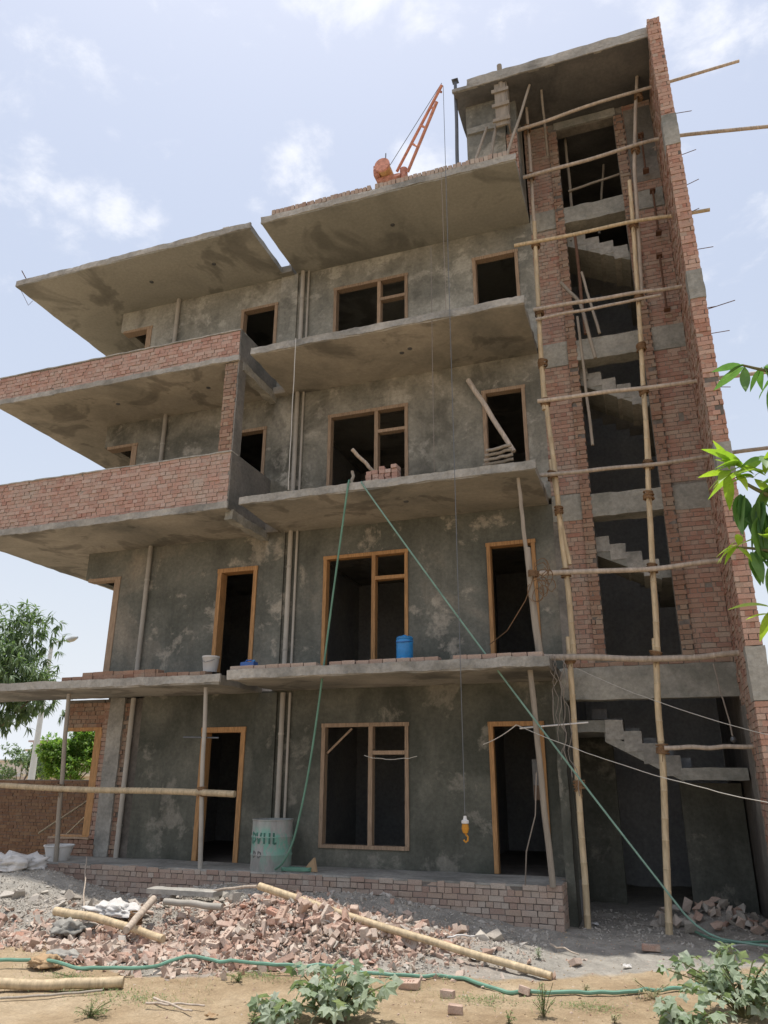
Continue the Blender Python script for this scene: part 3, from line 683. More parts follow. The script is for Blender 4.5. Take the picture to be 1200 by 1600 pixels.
# ---- turn the collected bricks into objects
BR.sort(key=lambda b: -b[0])
cache = {}
def brick_mesh(kind, mat):
    key = (kind, mat)
    if key not in cache:
        cache[key] = []
        for v in range(4):
            bm = bmesh.new(); bmesh.ops.create_cube(bm, size=1.0)
            bmesh.ops.scale(bm, vec=kind, verts=bm.verts)
            bmesh.ops.bevel(bm, geom=bm.edges[:], offset=.0045, segments=1, affect='EDGES')
            for q in bm.verts: q.co += Vector([random.uniform(-.0022, .0022) for _ in range(3)])
            me = bpy.data.meshes.new('brick'); bm.to_mesh(me); bm.free(); me.materials.append(MT[mat]); cache[key].append(me)
    return random.choice(cache[key])
stuff = {}
singles = [b for b in BR if abs(b[2][2]-.0755) < .004 and b[4] != 'brick_wall_far' and min(abs(b[2][0]-.228), abs(b[2][0]-.1085)) < .004][:300]
sid = {id(b) for b in singles}
for b in BR:
    s_, c, size, rz, mat, owner = b
    if id(b) in sid:
        k = (.228 if size[0] > .17 else .1085, round(size[1]*50)/50, .0755)
        o = bpy.data.objects.new('brick', brick_mesh(k, mat)); COL.objects.link(o); o.parent = B
        o.location = c-wloc(B); o.rotation_euler = (random.uniform(-.012, .012), random.uniform(-.008, .008), rz)
    else:
        stuff.setdefault(mat, MB()).obox(c, size, Matrix.Rotation(rz, 3, 'Z'), .003)
for mat, mb in stuff.items(): mb.build('brickwork', mat, B, kind='stuff')

# ================================================================== POLES AND SCAFFOLD
def wander(p0, p1, bow=.03, n=14, mids=None, seed=0):
    pts = [Vector(p0)]+[Vector(m) for m in (mids or [])]+[Vector(p1)]
    out = []; segs = len(pts)-1; per = max(3, n//segs)
    for i in range(segs):
        for k in range(per): out.append(pts[i].lerp(pts[i+1], k/per))
    out.append(pts[-1])
    if mids:
        for _ in range(2): out = [out[0]]+[(out[i-1]+out[i]*2+out[i+1])/4 for i in range(1, len(out)-1)]+[out[-1]]
    tot = len(out)-1
    return [p+noise.noise_vector(Vector((seed*3.7, i*.22, 1)))*bow*min(1, 4*i/tot, 4*(tot-i)/tot) for i, p in enumerate(out)]
def bamboo(p0, p1, r0=.05, r1=.04, mat='bamboo', label='', mids=None, bow=.03, seed=0, name='bamboo_pole', cat='bamboo pole', group='bamboo scaffolding poles', lash=(), knots=True):
    path = wander(p0, p1, bow, 16, mids, seed)
    # resample with nodes: a slight swell and groove every 0.35 m
    mb = MB(); pts = []; rr = []
    tot = sum((path[i+1]-path[i]).length for i in range(len(path)-1)); acc_ = 0; nxt = .2
    for i in range(len(path)-1):
        a, b = path[i], path[i+1]; l = (b-a).length; t = acc_/tot
        pts.append(a); rr.append(r0+(r1-r0)*t)
        while knots and nxt < acc_+l:
            f = (nxt-acc_)/l
            if .03 < f < .97:
                rk = r0+(r1-r0)*nxt/tot; d = (b-a)/l*.012
                for dd, q in ((-1, .99), (0, 1.085), (1, .97)): pts.append(a.lerp(b, f)+d*dd); rr.append(rk*q)
            nxt += random.uniform(.28, .42)
        acc_ += l
    pts.append(path[-1]); rr.append(r1)
    o = mb.tube(pts, rr, 10).build(name, mat, label=label, cat=cat, group=group, loc=p0)
    for q in lash:
        q = Vector(q); lb = MB()
        for k in range(7):
            a = random.uniform(-.5, .5); ax = Vector((random.uniform(-.35, .35), 0, 1)).normalized(); c = q+Vector((0, 0, (k-3)*.02)); rad_ = r0*1.40+random.uniform(0, .018)
            u = ax.cross(Vector((0, 1, 0))).normalized(); w = ax.cross(u)
            ring = [c+(u*cos(2*pi*j/12)+w*sin(2*pi*j/12))*rad_ for j in range(13)]; lb.tube(ring, .014, 5, False)
        for k in range(2):
            c = q; e = q+Vector((random.uniform(-.06, .06), -.05, -random.uniform(.08, .2))); lb.tube([c+Vector((0, -r0, 0)), c+Vector((.01, -.08, -.03)), e], .005, 4)
        lb.build('rope_lashing', 'rope', o)
    return o
Yp = 12.82
# the two standing lines of the scaffold, each in two or three lengths
bamboo((-1.22, Yp, .0), (-1.17, Yp, 4.35), .052, .046, 'bamboo', 'lowest standing bamboo of the left scaffold line, footed beside the plinth corner', seed=1, mids=[(-1.18, Yp, 2.1)],
       lash=[(-1.18, Yp, 2.02), (-1.17, Yp, 3.98)])
bamboo((-1.10, Yp-.02, 4.02), (-1.25, Yp-.02, 9.0), .05, .045, 'bamboo', 'standing bamboo of the left scaffold line passing the first and second floors', mids=[(-1.13, Yp, 5.9)], seed=2,
       lash=[(-1.13, Yp, 5.45), (-1.22, Yp, 7.28), (-1.25, Yp, 8.76)])
bamboo((-1.05, Yp+.03, 5.6), (-1.24, Yp+.03, 7.6), .04, .035, 'bamboo', 'short doubling bamboo tied beside the left scaffold line below the second floor slab', seed=9, lash=[(-1.16, Yp, 6.6)])
bamboo((-1.27, Yp-.02, 8.6), (-1.19, Yp-.02, 12.9), .05, .042, 'bamboo', 'yellowish standing bamboo of the left scaffold line beside the third floor window', mids=[(-1.25, Yp, 10.7)], seed=3,
       lash=[(-1.24, Yp, 9.6), (-1.23, Yp, 10.75), (-1.20, Yp, 12.35)])
bamboo((-1.24, Yp+.08, 10.6), (-1.17, Yp+.08, 16.55), .042, .032, 'bamboo_grey', 'topmost standing pole of the left scaffold line, reaching up to the tower roof', mids=[(-1.20, Yp+.06, 13)], seed=4,
       lash=[(-1.19, Yp, 14.1), (-1.19, Yp, 15.4)])
bamboo((-.09, Yp, -.03), (.19, Yp, 4.25), .055, .05, 'bamboo', 'lowest standing bamboo of the middle scaffold line, footed before the stairs', mids=[(.09, Yp, 2.3)], seed=5,
       lash=[(.11, Yp, 2.55), (.18, Yp, 3.97)])
bamboo((.20, Yp-.02, 3.9), (.47, Yp-.02, 8.1), .052, .046, 'bamboo', 'standing bamboo of the middle scaffold line in front of the two lower tower openings', mids=[(.30, Yp, 5.9)], seed=6,
       lash=[(.28, Yp, 5.42), (.36, Yp, 6.7), (.42, Yp, 7.27)])
bamboo((.43, Yp, 7.2), (.73, Yp, 13.4), .048, .04, 'bamboo', 'standing bamboo of the middle scaffold line leaning across the second and third floor openings', mids=[(.60, Yp, 10.5)], seed=7,
       lash=[(.50, Yp, 8.7), (.55, Yp, 9.6), (.62, Yp, 10.68), (.70, Yp, 12.32)])
bamboo((.66, Yp+.05, 10.5), (1.24, Yp+.05, 16.75), .045, .034, 'bamboo_grey', 'topmost standing pole of the middle scaffold line, ending just under the tower roof edge', mids=[(.86, Yp+.04, 13.8)], seed=8,
       lash=[(.92, Yp, 14.15), (1.12, Yp, 15.5)])
Yh = Yp-.10
H = [((-1.72, 15.30), (3.05, 15.62), [(.0, 15.48)], 'highest horizontal scaffold pole, crossing under the tower roof and sticking far out to the right', .045, .035),
     ((-1.34, 14.03), (3.45, 13.80), [(.3, 14.13), (1.5, 14.2)], 'second highest horizontal scaffold pole, crossing the topmost opening and sticking out to the right edge', .045, .04),
     ((-1.62, 12.36), (2.06, 12.22), [(.3, 12.32)], 'horizontal scaffold pole with a yellowish left end level with the top window lintel', .045, .04),
     ((-1.33, 10.76), (1.52, 10.66), [(.3, 10.72)], 'upper of two close horizontal scaffold poles above the concrete band of the third floor', .045, .04),
     ((-1.30, 10.53), (1.00, 10.56), None, 'lower of two close horizontal scaffold poles above the concrete band of the third floor', .035, .032),
     ((-1.38, 8.76), (2.6, 8.66), [(.3, 8.74)], 'horizontal scaffold pole crossing the second floor stair opening and poking out among leaves', .045, .04),
     ((-1.52, 7.27), (2.9, 7.28), [(.3, 7.23)], 'horizontal scaffold pole just above the second floor band with its thin end beyond the wall', .042, .036),
     ((-1.62, 5.46), (1.34, 5.43), [(.2, 5.38)], 'horizontal scaffold pole across the first floor stair opening, ending in a tangle of wire', .052, .045),
     ((-1.62, 4.02), (1.44, 3.95), [(.2, 3.90)], 'thick pale horizontal scaffold pole in front of the ring beam over the stair bay', .06, .052)]
for i, (a, b, m, lb, r0, r1) in enumerate(H):
    bamboo((a[0], Yh, a[1]), (b[0], Yh, b[1]), r0*.9, r1*.88, 'bamboo_grey' if i not in (2,) else 'bamboo', lb, mids=[(x, Yh, z) for x, z in m] if m else None, seed=20+i, bow=.035)
bamboo((.14, Yh, 2.56), (1.40, Yh, 2.57), .035, .033, 'bamboo_grey', 'short horizontal pole tied to the middle scaffold line above the lower stair landing', seed=33)
bamboo((-.80, Yp+.3, 11.55), (-.28, Yp+.3, 9.7), .035, .035, 'wood_grey', 'forked grey branch propped in front of the third floor stair opening', seed=40, mids=[(-.45, Yp+.3, 11.0)], name='branch_prop', cat='branch', group=None)
# props standing in the tower openings
def prop(p0, p1, r, mat, label, name='timber_prop', cat='prop', group='props and struts of the building', plates=False, seed=0, bow=.015):
    o = bamboo(p0, p1, r, r*.9, mat, label, bow=bow, seed=seed, name=name, cat=cat, group=group, knots=False)
    if plates:
        for q in (p0, p1): MB().box(q[0]-.07, q[0]+.07, q[1]-.07, q[1]+.07, q[2]-.006, q[2]+.006).build('end_plate', mat, o)
    return o
prop((-.46, 13.95, 13.66), (-.46, 13.95, 16.0), .035, 'wood_grey', 'pale upright post inside the topmost tower opening at its left', seed=50)
prop((-.5, 13.9, 14.45), (.62, 13.9, 14.6), .03, 'wood_grey', 'thin pole lying level inside the topmost tower opening', seed=51)
prop((.05, 14.6, 13.7), (.32, 14.6, 15.6), .03, 'wood_grey', 'slanting dark stick deep inside the topmost tower opening', seed=52)
prop((-.42, 13.42, 10.45), (-.44, 13.42, 12.9), .035, 'rust', 'thin rusty upright steel prop at the left of the third floor stair opening', 'steel_prop', seed=53)
prop((-.16, 13.4, 10.4), (-.38, 13.4, 11.9), .03, 'wood_grey', 'short slanting stick against the left side of the third floor stair opening', seed=54)
prop((-.50, 13.45, 8.05), (-.55, 13.45, 10.9), .03, 'wood_grey', 'weathered upright strut crossing the third floor band at its left', seed=55)
for (x, z0, z1, lb) in ((1.10, 14.05, 15.0, 'rusty form clamp standing on the tower wall right of the topmost opening'), (1.17, 12.45, 13.5, 'rusty form clamp on the tower wall beside the top concrete band'),
                        (1.12, 10.65, 11.9, 'thin rusty form clamp on the tower wall right of the third floor opening')):
    c = MB().tube([(x, 13.36, z0), (x+.01, 13.36, z1)], .02, 8).build('form_clamp', 'rust', label=lb, cat='clamp', group='rusty clamps on the tower wall', loc=(x, 13.36, z0))
    for z in (z0, z1): MB().box(x-.05, x+.06, 13.30, 13.44, z-.02, z+.02, .006).build('clamp_jaw', 'rust', c)
# timber and steel under and on the roof left of the tower
prop((-2.62, 12.18, 13.66), (-2.60, 12.18, 16.62), .04, 'steel', 'tall dark steel prop standing free at the left corner of the tower roof', 'steel_prop', seed=60, plates=True)
prop((-2.28, 11.95, 13.75), (-1.98, 12.3, 15.2), .032, 'wood_grey', 'left of two slanting timber struts on the main roof edge under the tower roof', seed=61)
prop((-1.92, 11.95, 13.75), (-1.72, 12.3, 15.5), .036, 'wood_grey', 'right of two slanting timber struts on the main roof edge under the tower roof', seed=62)
prop((-1.62, 12.0, 13.8), (-1.02, 12.3, 16.05), .03, 'wood_grey', 'long slanting bamboo strut crossing the left scaffold line under the tower roof', seed=63)
prop((-.84, 13.3, 15.0), (-.80, 12.5, 16.05), .028, 'wood_grey', 'short strut hanging behind the topmost horizontal pole under the tower roof', seed=64)
prop((-1.60, 12.12, 15.9), (-1.60, 12.05, 16.55), .06, 'wood_grey', 'dark timber post end poking above the tower roof fascia', seed=65)
# props under the first floor slabs and left scaffold rail
prop((-7.64, 12.42, F0+.02), (-7.62, 12.1, 3.66), .042, 'pvc', 'grey timber prop between plinth and porch slab, left of the steel drum', seed=70, bow=.03)
prop((-10.72, 12.42, F0+.02), (-10.68, 12.1, 3.64), .045, 'wood_grey', 'brown timber prop standing by the white tub under the left end of the porch', seed=71, bow=.03)
prop((-1.62, 12.30, F0+.02), (-1.72, 12.0, 3.72), .048, 'wood_grey', 'long timber prop before the right ground floor door', seed=72, bow=.03)
prop((-1.58, 12.2, 3.97), (-1.66, 12.1, 5.75), .06, 'wood_grey', 'thick timber prop wound with wire before the right first floor door', seed=73, bow=.02)
prop((-1.68, 12.12, 5.7), (-1.72, 11.98, 6.97), .035, 'wood_grey', 'thin upper length of prop under the second floor slab at its right', seed=74, bow=.02)
bamboo((-12.9, 11.98, 1.98), (-6.98, 12.28, 1.84), .05, .058, 'bamboo', 'long horizontal bamboo rail tied across the two props under the porch', bow=.04, seed=75, group='bamboo scaffolding poles',
       lash=[(-10.74, 12.28, 1.92), (-7.66, 12.30, 1.88)])
prop((-8.1, 12.25, 2.80), (-7.35, 12.22, 2.78), .016, 'steel', 'short steel rod clamped across the prop left of the drum', 'steel_rod', 'rod', None, seed=76, bow=.002)
prop((-1.95, 12.12, 2.85), (-.95, 12.6, 2.95), .014, 'white_plastic', 'thin pale rod tied level across the prop before the right ground floor door', 'tie_rod', 'rod', None, seed=77, bow=.002)
# poles leaning and stored in the second floor door opening
bamboo((-2.72, 12.9, 9.55), (-1.86, 12.6, 7.75), .05, .045, 'bamboo_grey', 'bamboo leaning diagonally across the right second floor doorway', seed=80, group=None)
for k in range(6):
    bamboo((-2.40+k*.03, 12.2-.05*k, 7.20+.068*k), (-1.80, 12.2-.05*k, 7.20+.068*k+.05), .03, .03, 'wood_grey',
           '%s weathered pole from the front in the stack at the right second floor doorway' % ('first', 'second', 'third', 'fourth', 'fifth', 'sixth')[k], seed=82+k, group='poles stacked in the second floor doorway', name='stored_pole', cat='pole')
bamboo(onY(550, 702, 12.0), onY(584, 737, 12.35), .036, .036, 'bamboo_grey', 'short round pole sticking out of the second floor window above the ropes', seed=90, group=None)
bamboo((-4.80, 12.05, 7.12), (-4.79, 12.0, 7.52), .03, .03, 'wood_grey', 'stubby upright post end on the second floor slab by the ropes', seed=91, group=None, name='post_stub', cat='post')

# ================================================================== THINGS ON THE BUILDING
# bricks stacked behind the second floor window: every brick a thing
bw = brick_mesh((.228, .1085, .0755), 'brick_parapet')
for lvl in range(5):
    for k in range(5):
        if lvl == 4 and k not in (2, 4): continue
        o = bpy.data.objects.new('stacked_brick', random.choice(cache[((.228, .1085, .0755), 'brick_parapet')])); COL.objects.link(o)
        o.location = (-4.44+k*.122+random.uniform(-.008, .008), 12.05+random.uniform(-.02, .02), T[1]+.042+lvl*.077)
        o.rotation_euler = (0, 0, pi/2+random.uniform(-.08, .08))
        tag(o, '%s brick from left, %s row, in the stack at the second floor window' % (('first', 'second', 'third', 'fourth', 'fifth')[k], ('lowest', 'second', 'middle', 'fourth', 'top')[lvl]), 'brick', 'bricks stacked at the second floor window')
# water cooler
c = Vector((-4.02, 12.75, 3.97))
wc = empty('water_cooler', c, 'bright blue insulated water jug with a tap on the first floor slab', 'water jug')
MB().lathe(c, [(0, 0), (.13, 0), (.135, .02), (.15, .04), (.15, .40), (.153, .42), (.153, .46), (.14, .47)], 24).build('body', 'blue', wc)
MB().lathe(c+Vector((0, 0, .47)), [(.145, 0), (.15, .01), (.15, .035), (.13, .055), (.04, .06), (.035, .085), (0, .085)], 24).build('lid', 'blue', wc)
tp = MB().tube([c+Vector((.01, -.14, .10)), c+Vector((.01, -.20, .10)), c+Vector((.01, -.20, .06))], .014, 8).build('tap', 'white_plastic', wc)
MB().lathe(c+Vector((.01, -.155, .10)), [(.0, -.03), (.03, -.03), (.03, .03), (0, .03)], 10).build('tap_plate', 'white_plastic', wc)
MB().tube([c+Vector((-.15, 0, .44)), c+Vector((-.12, -.13, .42)), c+Vector((.0, -.17, .41)), c+Vector((.12, -.13, .42)), c+Vector((.15, 0, .44))], .008, 6).build('handle', 'blue_dark', wc)
# blue jerrican in the left doorway
c = Vector((-7.10, 12.7, 4.02))
jc = empty('jerrycan', c, 'squat dull blue plastic can on the slab by the left first floor doorway', 'can')
MB().rough(c.x-.14, c.x+.14, c.y-.09, c.y+.09, c.z-.05, c.z+.15, .05, .012, 3).build('body', 'blue_dark', jc)
MB().tube([c+Vector((-.08, 0, .14)), c+Vector((-.06, 0, .19)), c+Vector((.05, 0, .19)), c+Vector((.07, 0, .14))], .014, 8).build('handle', 'blue_dark', jc)
MB().lathe(c+Vector((.10, 0, .14)), [(.03, 0), (.03, .05), (0, .05)], 12).build('cap', 'blue', jc)
# white bucket on the porch slab
c = Vector((-7.72, 12.35, 3.86))
bk = empty('bucket', c, 'white plastic bucket standing on a dark pan at the end of the porch slab', 'bucket')
MB().lathe(c+Vector((0, 0, .10)), [(0, 0), (.125, 0), (.155, .26), (.165, .27), (.165, .30), (.15, .30), (.12, .02), (0, .02)], 24).build('body', 'white_plastic', bk)
MB().tube([c+Vector((-.16, 0, .37)), c+Vector((-.10, -.14, .30)), c+Vector((.0, -.18, .27)), c+Vector((.10, -.14, .30)), c+Vector((.16, 0, .37))], .004, 5).build('handle', 'steel', bk)
pn = MB().lathe(c, [(0, .0), (.12, .0), (.19, .09), (.20, .095), (.18, .09), (.11, .015), (0, .015)], 20).build('mortar_pan', 'black', label='shallow black mortar pan under the white bucket', cat='pan', loc=c)
# white tub on the plinth by the left prop
c = Vector((-10.86, 12.62, F0+.03))
tb = empty('tub', c, 'dusty white tub on the plinth at the foot of the leftmost prop', 'tub')
MB().lathe(c, [(0, 0), (.19, 0), (.26, .24), (.28, .25), (.28, .27), (.25, .27), (.18, .02), (0, .02)], 24).build('body', 'white_plastic', tb)
# steel drum with painted letters
c = Vector((-6.42, 12.68, F0+.02))
dr = empty('steel_drum', c, 'tall grey steel drum streaked with flaking green paint on the plinth', 'drum')
prof = [(0, 0), (.345, 0), (.352, .015)]
for z in (.26, .54): prof += [(.347, z-.03), (.358, z), (.347, z+.03)]
prof += [(.347, .79), (.356, .80), (.356, .815), (.338, .815), (.335, .5), (.33, .05), (0, .05)]
db = MB().lathe(c, prof, 40).build('shell', 'barrel', dr, loc=c)
pm = plain('dark_green_daub', (.07, .17, .13), .3, 15, .9)
def daub(strokes, cx, cz, s):
    d = MB(); R_ = .352
    for st in strokes:
        for (a, b) in zip(st, st[1:]):
            def P(u, w, q):
                th = (cx+u*s)/R_-pi/2; return c+Vector((cos(th)*q, sin(th)*q, cz+w*s))
            dx, dz = b[0]-a[0], b[1]-a[1]; l = math.hypot(dx, dz) or 1; nx_, nz_ = -dz/l*.09, dx/l*.09
            for q0, q1 in ((R_-.004, R_+.003),):
                A = [(a[0]+nx_, a[1]+nz_), (a[0]-nx_, a[1]-nz_), (b[0]-nx_, b[1]-nz_), (b[0]+nx_, b[1]+nz_)]
                d.hexa([P(*A[0], q0), P(*A[1], q0), P(*A[2], q0), P(*A[3], q0), P(*A[0], q1), P(*A[1], q1), P(*A[2], q1), P(*A[3], q1)])
    return d
D_ = [[(0, 0), (0, 1), (.5, .8), (.55, .3), (0, 0)]]; V_ = [[(0, 1), (.3, 0), (.6, 1)]]; I_ = [[(0, 0), (0, 1)]]; L_ = [[(0, 1), (0, 0)], [(0, 0), (.3, .05)]]
for st, x in ((D_, -.25), (V_, -.13), (I_, .03), (I_, .12), (L_, .19)):
    daub(st, x, .44, .17).build('painted_mark', pm, dr)
for st, x in ((D_, -.20), (D_, -.08)):
    daub(st, x, .22, .10).build('painted_mark', plain('grey_daub', (.17, .17, .16), .3, 15, .9), dr)
# cardboard scrap and hose coil by the drum
MB().hexa([Vector(p) for p in ((-5.78, 12.62, F0+.04), (-5.52, 12.55, F0+.04), (-5.50, 12.58, F0+.04), (-5.76, 12.66, F0+.04), (-5.74, 12.66, F0+.12), (-5.60, 12.62, F0+.25), (-5.58, 12.65, F0+.25), (-5.72, 12.70, F0+.12))]).build(
    'cardboard_scrap', 'card', label='torn brown cardboard piece propped on the plinth under the ground floor window', cat='cardboard')
cl = [Vector((-5.95+.32*cos(a)+random.uniform(-.02, .02), 12.58+.10*sin(a), F0+.045+.012*k/10)) for k in range(40) for a in [k*.5]]
MB().tube(cl, .016, 6).build('hose_coil', 'green_hose', label='loose coil of bright green hose on the plinth right of the drum', cat='hose', loc=cl[0])
# hanging hook of the hoist and its cable
def sagline(p0, p1, sag, n=24, seed=0, wob=.0):
    p0, p1 = Vector(p0), Vector(p1)
    return [p0.lerp(p1, i/n)-Vector((0, 0, sag*4*(i/n)*(1-i/n)))+noise.noise_vector(Vector((i*.6, seed, 0)))*wob*min(1, 6*i/n, 6*(n-i)/n) for i in range(n+1)]
hx, hy = -2.70, 11.42
hk = empty('hoist_hook', (hx, hy, 1.3), 'orange yellow hoist hook hanging on a thin cable in front of the ground floor wall', 'hook')
MB().lathe((hx, hy, 1.50), [(0, .10), (.02, .10), (.03, .05), (.055, .035), (.055, .0), (.02, -.01), (0, -.01)], 14).build('block', 'white_plastic', hk)
MB().lathe((hx, hy, 1.33), [(0, .17), (.045, .16), (.055, .10), (.035, .04), (0, .03)], 14).build('weight', 'hook', hk)
MB().tube([(hx, hy, 1.36), (hx+.035, hy, 1.32), (hx+.03, hy, 1.27), (hx, hy, 1.25), (hx-.03, hy, 1.28)], .014, 8).build('claw', 'hook', hk)
# roof hoist
c = Vector((-3.84, 12.30, T[3]))
cr = empty('roof_hoist', c, 'small faded red lifting hoist with a slanting twin-rail boom on the roof edge', 'hoist')
MB().tube([c, c+Vector((0, 0, 1.0))], .085, 14).build('mast', 'hoist', cr)
for dx, dy in ((-.45, -.15), (.42, -.12), (-.1, .7), (.35, .45)):
    MB().tube([c+Vector((0, 0, .65)), c+Vector((dx, dy, .02))], .03, 8).build('leg', 'hoist', cr)
MB().lathe(c+Vector((0, 0, .92)), [(0, -.04), (.13, -.04), (.13, .04), (.09, .1), (0, .1)], 16).build('turntable', 'hoist', cr)
tip = Vector((hx, hy+.02, 15.72)); bs = c+Vector((.02, -.06, .92))
u = (tip-bs).normalized(); sd = Vector((u.z, 0, -u.x)).normalized()
A0, A1 = bs-sd*.16, bs+sd*.12
MB().tube([A0-u*.1, tip-sd*.035], .035, 6).build('boom_rail', 'hoist', cr); MB().tube([A1, tip-u*.32+sd*.03], .038, 6).build('boom_rail', 'hoist', cr)
for q in (.30, .52, .74, .93):
    MB().tube([(A0).lerp(tip-sd*.035, q), A1.lerp(tip+sd*.03, q)], .024, 6).build('boom_brace', 'hoist', cr)
MB().lathe(Vector((0, 0, 0)), [(0, -.02), (.07, -.02), (.05, 0), (.07, .02), (0, .02)], 16).build('pulley', 'steel', cr, loc=None)
pu = cr.children[-1]; pu.rotation_euler = (pi/2, 0, 0); pu.location = tip-wloc(cr)
mt = c+Vector((-.38, -.05, .98))
q = MB().tube([mt+Vector((-.02, -.2, 0)), mt+Vector((-.02, .2, 0))], .15, 16).build('motor', 'hoist_yellow', cr)
MB().tube([mt+Vector((-.02, -.26, .0)), mt+Vector((-.02, -.21, .0))], .17, 16).build('drum_flange', 'hoist', cr)
MB().rough(mt.x-.24, mt.x-.12, mt.y-.16, mt.y+.14, mt.z-.14, mt.z+.12, .08, .02, 6).build('gearbox', 'hoist', cr)
MB().rough(mt.x-.20, mt.x+.32, mt.y-.07, mt.y+.07, mt.z-.24, mt.z-.16, .1, .01, 7).build('motor_bracket', 'hoist', cr)
MB().rough(mt.x-.10, mt.x+.05, mt.y-.1, mt.y+.1, mt.z+.14, mt.z+.24, .06, .01, 8).build('switch_box', 'rust', cr)
MB().tube([mt+Vector((-.03, 0, .2)), mt+Vector((-.02, 0, .55))], .012, 6).build('lever', 'steel', cr)
MB().tube([mt+Vector((.05, 0, .14)), tip+Vector((-.03, 0, .08))], .007, 5).build('boom_cable', 'steel', cr)
MB().tube([tip+Vector((0, 0, -.02)), (hx, hy, 10.2), (hx, hy, 1.62)], .006, 5).build('lift_cable', 'steel', cr)
# thin wires and cords hanging down the facade
def wire(pts, r, mat, label, name='wire', cat='wire', group='thin wires on the facade'):
    return MB().tube(pts, r, 6).build(name, mat, label=label, cat=cat, group=group, loc=pts[0])
wire(sagline((-5.93, 11.66, 10.42), (-5.93, 11.66, 7.15), 0, 16, 1, .01), .008, 'white_wire', 'pale cord hanging from the third floor slab down past the window on the left')
wire(sagline((-2.83, 11.60, 13.6), (-2.83, 11.66, 10.4), 0, 12, 2, .01), .006, 'wire', 'thin dark cord hanging from the main roof edge to the third floor slab')
wire(sagline((-3.12, 11.75, 12.0), (-3.12, 11.66, 7.15), 0, 12, 3, .01), .006, 'wire', 'thin dark cord hanging between the third floor and second floor slabs')
wire(sagline((-1.08, 12.7, 3.82), (1.9, 11.3, 2.55), .12, 24, 4, .012), .006, 'cord_grey', 'upper white cable sagging from the scaffold across the stair bay to the right', 'cable', 'cable', None)
wire(sagline((-2.0, 12.1, 2.9), (1.9, 11.0, 1.72), .14, 30, 5, .012), .006, 'cord_grey', 'lower white cable sagging across the stair bay below the landing', 'cable', 'cable', None)
wire(sagline((-2.70, 12.9, 2.65), (-2.0, 12.1, 2.9), .03, 8, 6), .007, 'white_wire', 'short white wire from the door frame to the prop before the right door')
wire(sagline((-5.0, 13.38, 2.50), (-4.0, 13.38, 2.48), .06, 12, 7, .02), .006, 'white_wire', 'white wire drooping across the ground floor window')
wire([(-1.72, 12.0, 2.2), (-1.78, 12.05, 1.6), (-1.95, 12.1, 1.1), (-2.0, 12.2, .75), (-2.02, 12.25, .63)], .010, 'wire', 'grey wire hanging from the prop down to the plinth before the right door')
for k in range(5):
    x0 = -1.42+.05*k; pts = [Vector((x0+noise.noise((k*2.1, i*.5, 0))*.14, 12.15+.05*k+noise.noise((k, i*.4, 9))*.1, 3.95-i*.13)) for i in range(9+k*2)]
    wire(pts, .007, 'wire', '%s of five loose wires hanging beside the slab corner, counted from the left' % ('first', 'second', 'third', 'fourth', 'fifth')[k], group='wires hanging at the slab corner')
tg = MB(); a = Vector((-1.58, 12.1, 5.25))
for k in range(9):
    pts = []; r_ = random.uniform(.07, .2); o_ = Vector((random.uniform(-.08, .28), random.uniform(-.08, .05), random.uniform(-.35, .15)))
    for i in range(15): t = i/14*2*pi*1.2; pts.append(a+o_+Vector((cos(t)*r_*.7, sin(t*1.3)*.04, sin(t)*r_))+noise.noise_vector(Vector((k, i*.5, 0)))*.04)
    tg.tube(pts, .006, 5)
for k in range(5):
    ring = [a+Vector((cos(t)*.085, sin(t)*.085, .02*k+.012*sin(t*2))) for t in [i/12*2*pi for i in range(13)]]; tg.tube(ring, .012, 5)
tg.tube([a, a+Vector((-.15, -.05, -.4)), a+Vector((-.5, .1, -.85)), a+Vector((-.9, .6, -.98))], .008, 5)
tg.build('wire_tangle', 'rope', label='tangled coil of thin wire wound round the prop at the first floor door', cat='wire', loc=a)
wire(sagline((1.0, 12.72, 3.80), (1.12, 12.72, 2.72), 0, 10, 8, .03), .012, 'wire', 'chain hanging from the thick horizontal pole over the stair bay', 'hanging_chain', 'chain', None)
MB().lathe((1.12, 12.72, 2.66), [(0, .06), (.03, .05), (.045, 0), (.02, -.03), (0, -.03)], 10).build('chain_weight', 'steel', label='small dark weight at the end of the hanging chain', cat='weight')
# ropes from the second floor
g1 = [onY(545, 748, 11.66), onY(538, 800, 11.7), onY(516, 960, 11.9), onY(497, 1110, 12.05), onY(481, 1215, 12.15), onY(465, 1290, 12.25), onY(455, 1325, 12.27), onY(440, 1352, 12.3), Vector((-6.25, 12.45, F0+.05))]
g1 = [Vector((-4.80, 12.3, 7.22)), Vector((-4.76, 11.8, 7.20))]+g1
def smooth(pts, n=3):
    pts = [Vector(p) for p in pts]
    for _ in range(n):
        q = [pts[0]]
        for a, b in zip(pts, pts[1:]): q += [a.lerp(b, .25), a.lerp(b, .75)]
        q.append(pts[-1]); pts = q
    return pts
wire(smooth(g1, 2), .018, 'green_hose', 'green hose hanging from the second floor slab down to the steel drum', 'hose', 'hose', None)
e = onZ(1095, 1460, .10); g2 = [Vector((-4.50, 12.2, 7.20)), Vector((-4.50, 11.70, 7.17))]
st_, en_ = Vector((-4.46, 11.66, 7.08)), Vector((e.x, e.y-.2, .12))
g2 += [st_.lerp(en_, k/10)-Vector((0, 0, .10*4*(k/10)*(1-k/10))) for k in range(11)]
g2 += [Vector((1.0, 12.1, .07)), Vector((1.7, 12.0, .05)), Vector((2.6, 12.3, .05))]
wire(smooth(g2, 2), .015, 'green_rope', 'pale green rope stretched from the second floor slab down to the ground at the right', 'rope', 'rope', None)
